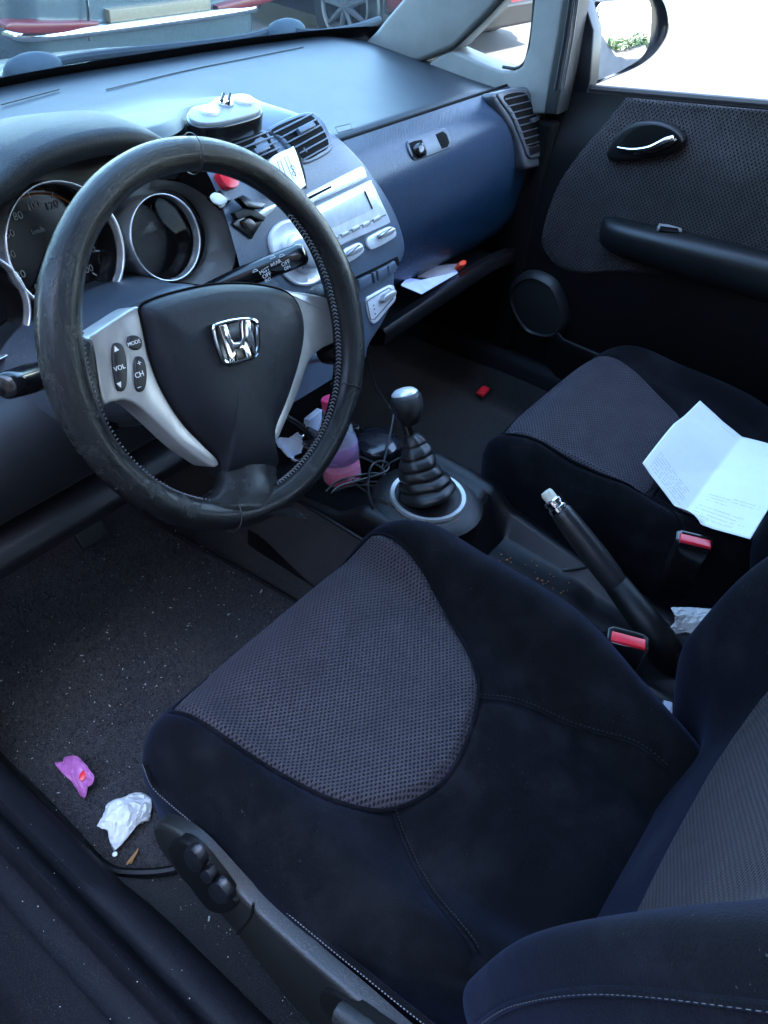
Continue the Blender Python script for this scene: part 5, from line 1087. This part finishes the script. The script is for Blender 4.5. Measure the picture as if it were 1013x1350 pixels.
c = P(637, 516, z=0.335); sc_ = MB().box(c, (0.036, 0.020, 0.012), rotz(0.1)).build('red_lighter', RED, None, bev=0.004); tag(sc_, 'small red lighter lying in the dark passenger footwell', 'lighter')

# letter on the passenger seat
PS = Plane((0, 0, 0.615), (1, 0, 0), (0, 0, 1))
q00, q10, q11, q01 = [np.array(PS.hit(*q)) for q in ((838, 635), (918, 540), (1052, 610), (975, 738))]
def pz(a, b):
    fold = 0.016 * (1 - abs(b - 0.47) / 0.5) * 0.9
    q = (q00 * (1 - a) + q10 * a) * (1 - b) + (q01 * (1 - a) + q11 * a) * b
    z = 0.085 * abs(b - 0.48) * (1 - 0.35 * a) - 0.030 * abs(a - 0.45) + 0.014 + 0.0025 * abs(math.sin(4 * a - 5 * b + .5)) + 0.002 * math.sin(6 * a + 4 * b)
    z += 0.004 * (0.5 - abs(a - 0.36)) 
    return q, z
def paper_fn(a, b):
    q, z = pz(a, b); e = np.array([0.0, 0.0]); w_ = 0.0
    zz = 0.592
    return (q[0], q[1] + w_, max(zz + 0.016 + z, (pz0(q[0] - 0.345, q[1] - pYC) + 0.007) if 0.09 < q[0] < 0.6 else 0))
pa = thing('paper_letter', 'creased white letter with faint print lying on the passenger seat', 'letter', (0.28, -0.40, 0.60))
pm = grid('paper_sheet', paper_fn, 60, 60, PAPER, pa, sharp=35); mo = pm.modifiers.new('thick', 'SOLIDIFY'); mo.thickness = 0.0004
ln = MB(); r2 = random.Random(9)
def pline(a0, a1, b0, b1):
    # a row of faint illegible dashes
    n_ = 26; 
    for k in range(n_):
        if r2.random() < 0.2: continue
        t0 = k / n_; t1 = t0 + 0.78 / n_; pts = [paper_fn(a0 + (a1 - a0) * t, b0 + (b1 - b0) * t) for t in (t0, t1)]
        pts = [np.array(p) + np.array([0, 0, 0.0008]) for p in pts]; d = nrm(pts[1] - pts[0]); s_ = np.array([-d[1], d[0], 0]) * 0.0004
        ln.add([pts[0] - s_, pts[1] - s_, pts[1] + s_, pts[0] + s_], [(0, 1, 2, 3)])
for k in range(7): pline(0.04 + 0.022 * k, 0.04 + 0.022 * k, 0.06, 0.42 - 0.02 * r2.random())
for k in range(4): pline(0.05 + 0.03 * k, 0.05 + 0.03 * k, 0.52, 0.93 - 0.1 * r2.random())
for k in range(3): pline(0.20 + 0.025 * k, 0.20 + 0.025 * k, 0.55, 0.72)
for k in range(2): pline(0.24 + 0.025 * k, 0.24 + 0.025 * k, 0.74, 0.95)
pline(0.93, 0.93, 0.30, 0.44)
ln.build('faint_print', simple('faint_ink', (0.20, 0.21, 0.24), 0.8), pa, sharp=0)

# gadget on the dash: thick black slab, top coloured pale for its glare, two discs and a steel ball
gd_ = thing('dash_gadget', 'thick black slab gadget with top coloured pale for glare and two pale discs on the dashboard', 'gadget', P(296, 165, z=1.02))
SG = Plane(P(296, 146, z=1.044), (1, 0.06, 0), (0.02, -0.10, 1))
go_ = trace(SG, [(246, 146), (252, 139), (272, 135), (286, 126), (318, 122), (335, 127), (346, 137), (342, 148), (300, 160), (270, 163), (250, 157)], 0, 70)
sb = MB().plate(SG, go_, -0.0255, -0.004, 0.003, True).build('slab', BLACK, gd_, sharp=50)
MB().plate(SG, inset(ccw(go_), 0.003), -0.005, 0.0, 0.0015).build('glare_top', simple('grey_gadget', (0.20, 0.205, 0.21), 0.35), gd_)
for q, r_ in (((276, 147), 0.0125), ((322, 133), 0.0135)):
    u, v = SG.hit(*q); MB().lathe(SG.pt(u, v, 0), SG.n, [(r_, 0.0), (r_, 0.003), (r_ - 0.002, 0.0045), (0.001, 0.0048)], 30).build('disc', WHITE, gd_)
u, v = SG.hit(298, 138); MB().lathe(SG.pt(u, v, 0), SG.n, [(0.010, 0.0), (0.0095, 0.004), (0.006, 0.0085), (0.001, 0.010)], 24).build('steel_dome', CHROME, gd_, sharp=180)
MB().tube([SG.pt(u - 0.010, v - 0.001, 0.007), SG.pt(u + 0.002, v + 0.006, 0.011)], 0.002, 8).tube([SG.pt(u - 0.002, v - 0.006, 0.007), SG.pt(u + 0.009, v + 0.002, 0.011)], 0.002, 8).build('dark_bars', BLACK, gd_)
# silver card holder clipped to the vents
ph = thing('vent_clip_holder', 'flat silver clip-on holder hooked over the centre air vents', 'holder', P(382, 220, y=0.21))
SH = Plane(P(384, 216, y=0.225), (1, 0.05, 0), (0, -0.75, 0.66))
ho = trace(SH, [(355, 212), (382, 196), (388, 198), (401, 240), (399, 248), (380, 256), (366, 238)], 0, 50)
hb_ = MB().plate(SH, ho, -0.004, 0.003, 0.0015).build('silver_plate', SILV, ph)
for q in ([(366, 214), (370, 212), (380, 240), (376, 242)], [(375, 208), (379, 206), (391, 234), (387, 237)]):
    MB().tube([SH.pt(*SH.hit(u, v, 0.003), 0.003) for u, v in q + q[:1]], 0.0005, 5).build('slot_line', DARK, hb_)
for q in ((386, 221), (388, 229)):
    u, v = SH.hit(*q, 0.003); MB().tube([SH.pt(u + 0.003 * math.cos(t), v + 0.003 * math.sin(t), 0.003) for t in np.linspace(0, 6.283, 16, endpoint=False)], 0.0005, 5, True).build('round_mark', DARK, hb_)
MB().tube(spl([SH.pt(*SH.hit(u, v, -0.002), -0.002) for u, v in ((386, 197), (392, 200), (398, 222), (401, 236), (402, 248))], 14, False), 0.003, 8).build('black_clip', BLACK, ph)
# adhesive pads and broken phone mount on the fascia
pd_ = thing('adhesive_pad', 'small black diamond pad with a blob of old glue stuck beside the gauge', 'adhesive pad', P(288, 262, y=0.23))
MB().plate(FP, trace(FP, [(273, 261), (289, 251), (304, 265), (290, 276)]), -0.002, 0.0022, 0.0006).build('pad', BLACK, pd_)
MB().pillow(FP, trace(FP, [(277, 260), (282, 254), (292, 256), (300, 265), (292, 271), (282, 268)], 0.0022, 20), [(1, 0.0022), (0.9, 0.0036), (0.5, 0.0045)]).build('glue_blob', simple('old_glue', (0.62, 0.63, 0.6), 0.55), pd_)
pm_ = thing('broken_phone_mount', 'broken black phone mount stuck on the fascia left of the big dial', 'phone mount', P(325, 285, y=0.22))
MB().plate(FP, trace(FP, [(304, 296), (320, 278), (344, 292), (330, 315)]), -0.003, 0.004, 0.001).build('base_pad', BLACK, pm_)
MB().plate(FP, trace(FP, [(306, 281), (326, 272), (348, 286), (346, 292), (328, 285), (312, 290)], 0.008), 0.004, 0.012, 0.001).build('arm_plate', DARK, pm_)
MB().plate(FP, trace(FP, [(313, 261), (320, 257), (336, 266), (350, 268), (346, 276), (326, 274)], 0.016), 0.008, 0.018, 0.001).build('clamp_plate', BLACK, pm_)
MB().pillow(FP, trace(FP, [(318, 292), (326, 288), (334, 296), (326, 302)], 0.004, 20), [(1, 0.004), (0.9, 0.010), (0.5, 0.012)]).build('ball_socket', simple('mount_grey', (0.12, 0.1, 0.09), 0.4), pm_)
MB().plate(FP, trace(FP, [(334, 284), (352, 272), (366, 268), (362, 276), (346, 290)], 0.004), 0.0, 0.005, 0.001).build('side_tab', SILVD, pm_)
# things on the open shelf
def sheet(name, pxs, y, label, cat, mat, dz=0.0):
    pts = [P(u, v, y=yy) for (u, v), yy in zip(pxs, y)]
    o = MB().add(pts + [p + np.array([0, 0.002, 0.002]) for p in pts], [tuple(range(len(pts))), tuple(range(len(pts), 2 * len(pts)))[::-1]] + [(i, (i + 1) % len(pts), len(pts) + (i + 1) % len(pts), len(pts) + i) for i in range(len(pts))]).build(name, mat, None, sharp=0)
    return tag(o, label, cat)
sheet('leaflet', [(530, 377), (538, 368), (565, 372), (584, 366), (600, 355), (604, 360), (556, 388)], [0.24, 0.26, 0.25, 0.25, 0.25, 0.22, 0.215], 'pale blue leaflet sticking out of the open shelf below the glovebox', 'leaflet', simple('leaflet_blue', (0.5, 0.55, 0.8), 0.5))
sheet('booklet', [(552, 366), (560, 356), (586, 351), (604, 349), (606, 354), (582, 368)], [0.27, 0.28, 0.27, 0.26, 0.24, 0.235], 'grey-brown booklet lying behind the blue leaflet on the open shelf', 'booklet', simple('booklet_grey', (0.35, 0.33, 0.36), 0.6))
c = P(609, 348, y=0.235); o = MB().pillow(Plane(c, (1, 0, 0), (0, -0.5, 0.8)), [(0.014 * math.cos(t), 0.006 * math.sin(t)) for t in np.linspace(0, 6.283, 24, endpoint=False)], [(0.9, -0.012), (1, -0.006), (1, 0.0), (0.8, 0.004), (0.3, 0.005)]).build('bottle_top', simple('orange_red', (0.75, 0.06, 0.02), 0.4)); tag(o, 'orange-red plastic cap at the far end of the open shelf', 'cap')

# ------------------------------------------------------------------ passenger door
door = thing('passenger_door', 'closed passenger door with grey mesh cloth, black armrest and door mirror', 'car door', (0.70, -0.35, 0.32))
DP = Plane((0.690, 0.0, 0.75), (0, -1, 0), (-1, 0, 0))
bl = lambda y: 0.958 - 0.145 * (y - 0.21)     # belt line rises to the rear
def dpan(a, b):
    y = 0.275 - 1.20 * a; z1 = bl(y); z0_ = 0.30 + 0.02 * a; z = z0_ + (z1 - z0_) * b
    x = 0.690 + 0.022 * sm(0.80, 1.0, b) ** 1.5 - 0.012 * math.sin(math.pi * b) + 0.02 * (1 - sm(0, 0.06, a))
    return (x, y, z)
grid('door_panel', dpan, 60, 40, DARK, door, sharp=180)
def dx_(y, z): 
    a = (0.275 - y) / 1.2; b = (z - 0.30) / (bl(y) - 0.30); return 0.690 + 0.022 * sm(0.80, 1.0, b) ** 1.5 - 0.012 * math.sin(math.pi * min(1, max(0, b))) 
ins = ccw(trace(DP, [(822, 130), (850, 131), (920, 135), (1013, 141), (1120, 150), (1120, 430), (1013, 392), (900, 362), (820, 356), (770, 358), (738, 347), (720, 322), (721, 296), (738, 245), (765, 203), (792, 168)], 0, 0))
ins = spl(ins, 140)
c = ins.mean(0); V = []; U = []; K = 40
for k in range(K):
    s = 1 - k / (K - 1) * 0.98
    for p in ins:
        q = c + (p - c) * s; w3 = DP.pt(q[0], q[1], 0); y, z = w3[1], min(w3[2], bl(w3[1]) - 0.002); V.append((dx_(y, z) - 0.001 - 0.005 * sm(0, 0.05, 1 - s), y, z)); U.append((q[0], q[1]))
n = len(ins); mk('cloth_insert', V, [(k * n + i, k * n + (i + 1) % n, (k + 1) * n + (i + 1) % n, (k + 1) * n + i) for k in range(K - 1) for i in range(n)] + [tuple((K - 1) * n + i for i in range(n))], DOORC, door, sharp=180, uv=U)
# armrest
rg = []
for y, top_, wd, th in ((0.052, 0.765, 0.004, 0.03), (0.05, 0.772, 0.02, 0.045), (0.040, 0.778, 0.040, 0.058), (0.015, 0.783, 0.055, 0.07), (-0.05, 0.79, 0.062, 0.078), (-0.15, 0.80, 0.064, 0.085), (-0.30, 0.812, 0.064, 0.088), (-0.6, 0.83, 0.06, 0.09), (-0.95, 0.84, 0.06, 0.09)):
    x0 = 0.69; rg.append([np.array([x, y, z]) for x, z in ((x0 + .01, top_ - 0.0), (x0 - wd * 0.45, top_ + 0.001), (x0 - wd * 0.8, top_ - 0.002), (x0 - wd * 0.97, top_ - 0.010), (x0 - wd, top_ - 0.022), (x0 - wd * 0.96, top_ - th * 0.6), (x0 - wd * 0.75, top_ - th * 0.9), (x0 - wd * 0.3, top_ - th), (x0 + .01, top_ - th))])
ar = MB().rings(rg, True, True, True).build('armrest', plastic('armrest_black', (0.006, 0.007, 0.008), 0.40, 900, 0.0004), door, sub=1, sharp=180)
AP = Plane((0.655, -0.08, 0.794), (0, -1, 0), (-0.1, 0.03, 1))
swp = trace(AP, [(866, 302), (869, 296), (897, 299), (899, 306)], 0.0)
MB().plate(AP, swp, -0.004, 0.0026, 0.001).build('window_switch', SILVD, ar)
MB().plate(AP, trace(AP, [(869, 303), (871, 298), (894, 301), (896, 306)], 0.003), 0, 0.0034, 0.0006).build('switch_rocker', BLACK, ar)
# inner handle
hz_ = trace(DP, [(806, 200), (812, 186), (826, 169), (840, 161), (858, 158), (880, 161), (898, 170), (907, 182), (903, 192), (888, 201), (862, 207), (830, 210), (812, 209)], 0.0, 60)
hbz = MB().plate(DP, hz_, 0.0, 0.024, 0.006).build('handle_bezel', DARK, door, sharp=60)
MB().plate(DP, trace(DP, [(815, 196), (822, 184), (834, 172), (848, 166), (866, 165), (886, 172), (896, 182), (892, 190), (870, 200), (838, 204), (820, 204)], 0.024, 50), 0, 0.0248, 0.0004).build('handle_cup', VOID, hbz)
lv = spl([DP.pt(*DP.hit(u, v, 0.026), 0.026 + hh) for (u, v), hh in (((813, 194), 0), ((835, 196), 0.006), ((858, 193), 0.009), ((878, 184), 0.010), ((890, 181), 0.006))], 30, False)
MB().tube(lv, np.interp(np.linspace(0, 1, 30), [0, 0.2, 0.7, 1], [0.0018, 0.0028, 0.0045, 0.005]), 12).build('handle_lever', CHROME, hbz, sharp=180)
MB().pillow(DP, trace(DP, [(834, 202), (862, 195), (884, 184), (892, 182), (890, 190), (868, 201), (845, 205)], 0.025, 30), [(1, 0.024), (0.9, 0.030), (0.5, 0.033)]).build('lever_backing', BLACK, hbz)
# speaker, pocket, lower map pocket lip
sp2 = trace(DP, [(682, 400), (680, 378), (692, 362), (712, 357), (735, 368), (748, 392), (752, 420), (742, 438), (722, 440), (700, 430)], 0, 60)
spk_ = MB().pillow(DP, sp2, [(1.12, -0.02), (1.1, 0.01), (1.0, 0.028), (0.9, 0.032), (0.86, 0.027), (0.4, 0.031)]).build('speaker_grille', plastic('speaker_black', (0.012, 0.012, 0.014), 0.45), door)
MB().rings([[np.array([0.69 - d_ + e1, y, z + e2]) for e1, e2 in ((0.01, 0.0), (0.0, 0.004), (-0.004, 0.0), (0.0, -0.02), (0.012, -0.10))] for y, z, d_ in ((0.10, 0.52, 0.02), (0.06, 0.505, 0.035), (-0.05, 0.51, 0.045), (-0.3, 0.53, 0.05), (-0.9, 0.56, 0.05))], False).build('map_pocket', DARK, door, sharp=60)
# belt seal, glass, front post seals
MB().tube([(dx_(0, 0.99) + 0.016, y, bl(y) + 0.004) for y in np.linspace(0.265, -0.95, 16)], 0.007, 8).build('belt_seal', SEAL, door)
mk('window_glass', [(0.718, 0.27, bl(0.27)), (0.718, -0.95, bl(-0.95)), (0.62, -0.95, 1.43), (0.62, -0.20, 1.43)], [(0, 1, 2, 3)], GLASSQ, door, sharp=0)
fs = trace(SP, [(720, 150), (728, 100), (740, 40), (752, -40), (764, -120), (790, -120), (770, -30), (757, 40), (747, 100), (742, 122), (737, 150)])
MB().plate(SP, fs, -0.04, 0.010, 0.004).build('window_frame', SEAL, door)
for off in (0, 6, 11): MB().tube([SP.pt(*SP.hit(u + off, v, 0.011), 0.011) for u, v in ((732, 118), (744, 50), (754, -20), (764, -100))], 0.0022, 6).build('seal_lip', plastic('seal_grey', (0.03, 0.03, 0.032), 0.5), door)
# mirror
MP = Plane(P(815, 50, x=0.93), (0.866, -0.5, 0), (-0.5, -0.866, 0.06))
hs = trace(MP, [(771, 108), (770, 60), (778, 4), (800, -12), (850, -12), (872, -4), (881, 22), (878, 46), (862, 70), (838, 88), (800, 104), (782, 111)], 0, 70)
SAILM = simple('sail_black', (0.003, 0.0035, 0.005), 0.45, spec=0.2)
hm = MB().pillow(MP, hs, [(0.4, -0.085), (0.7, -0.078), (0.9, -0.055), (0.99, -0.02), (1.0, 0.0), (0.985, 0.006), (0.95, 0.007), (0.93, -0.002), (0.92, -0.012)]).build('door_mirror', BODYP, door, sharp=60)
gl_ = trace(MP, [(779, 102), (779, 60), (787, 10), (806, 2), (846, 0), (857, 3), (859, 30), (856, 58), (846, 76), (825, 90), (798, 103)], 0.004, 60)
MB().plate(MP, gl_, -0.010, 0.004, 0.0008).build('mirror_glass', simple('mirror', (0.9, 0.92, 0.92), 0.01, 1.0), hm, sharp=60)
MB().tube(spl([np.array([0.72, 0.215, 0.985]), np.array([0.78, 0.245, 0.975]), P(778, 85, x=0.91) + np.array([0, 0.03, 0])], 10, False), [0.035] * 4 + [0.032] * 6, 14).build('mirror_arm', SAILM, hm, sharp=180)
sl_ = trace(Plane((0.715, 0, 1), (0, -1, 0), (-1, 0, 0)), [(733, 120), (748, 60), (760, 8), (772, 2), (784, 40), (780, 105), (774, 122)])
MB().plate(Plane((0.715, 0, 1), (0, -1, 0), (-1, 0, 0)), sl_, -0.03, 0.003, 0.003).build('mirror_sail', simple('sail_black', (0.004, 0.005, 0.007), 0.4, spec=0.25), door)
# airbag marking at the end of the top pad
TPp = Plane(P(452, 170, z=0.968), (1, 0.0, 0), (0, -0.1, 1))
MB().tube([TPp.pt(*TPp.hit(u, v, 0.0015), 0.0015) for u, v in ((442, 168), (462, 163), (465, 170), (446, 175))], 0.0005, 5, True).build('embossed_frame', DARK, dash)
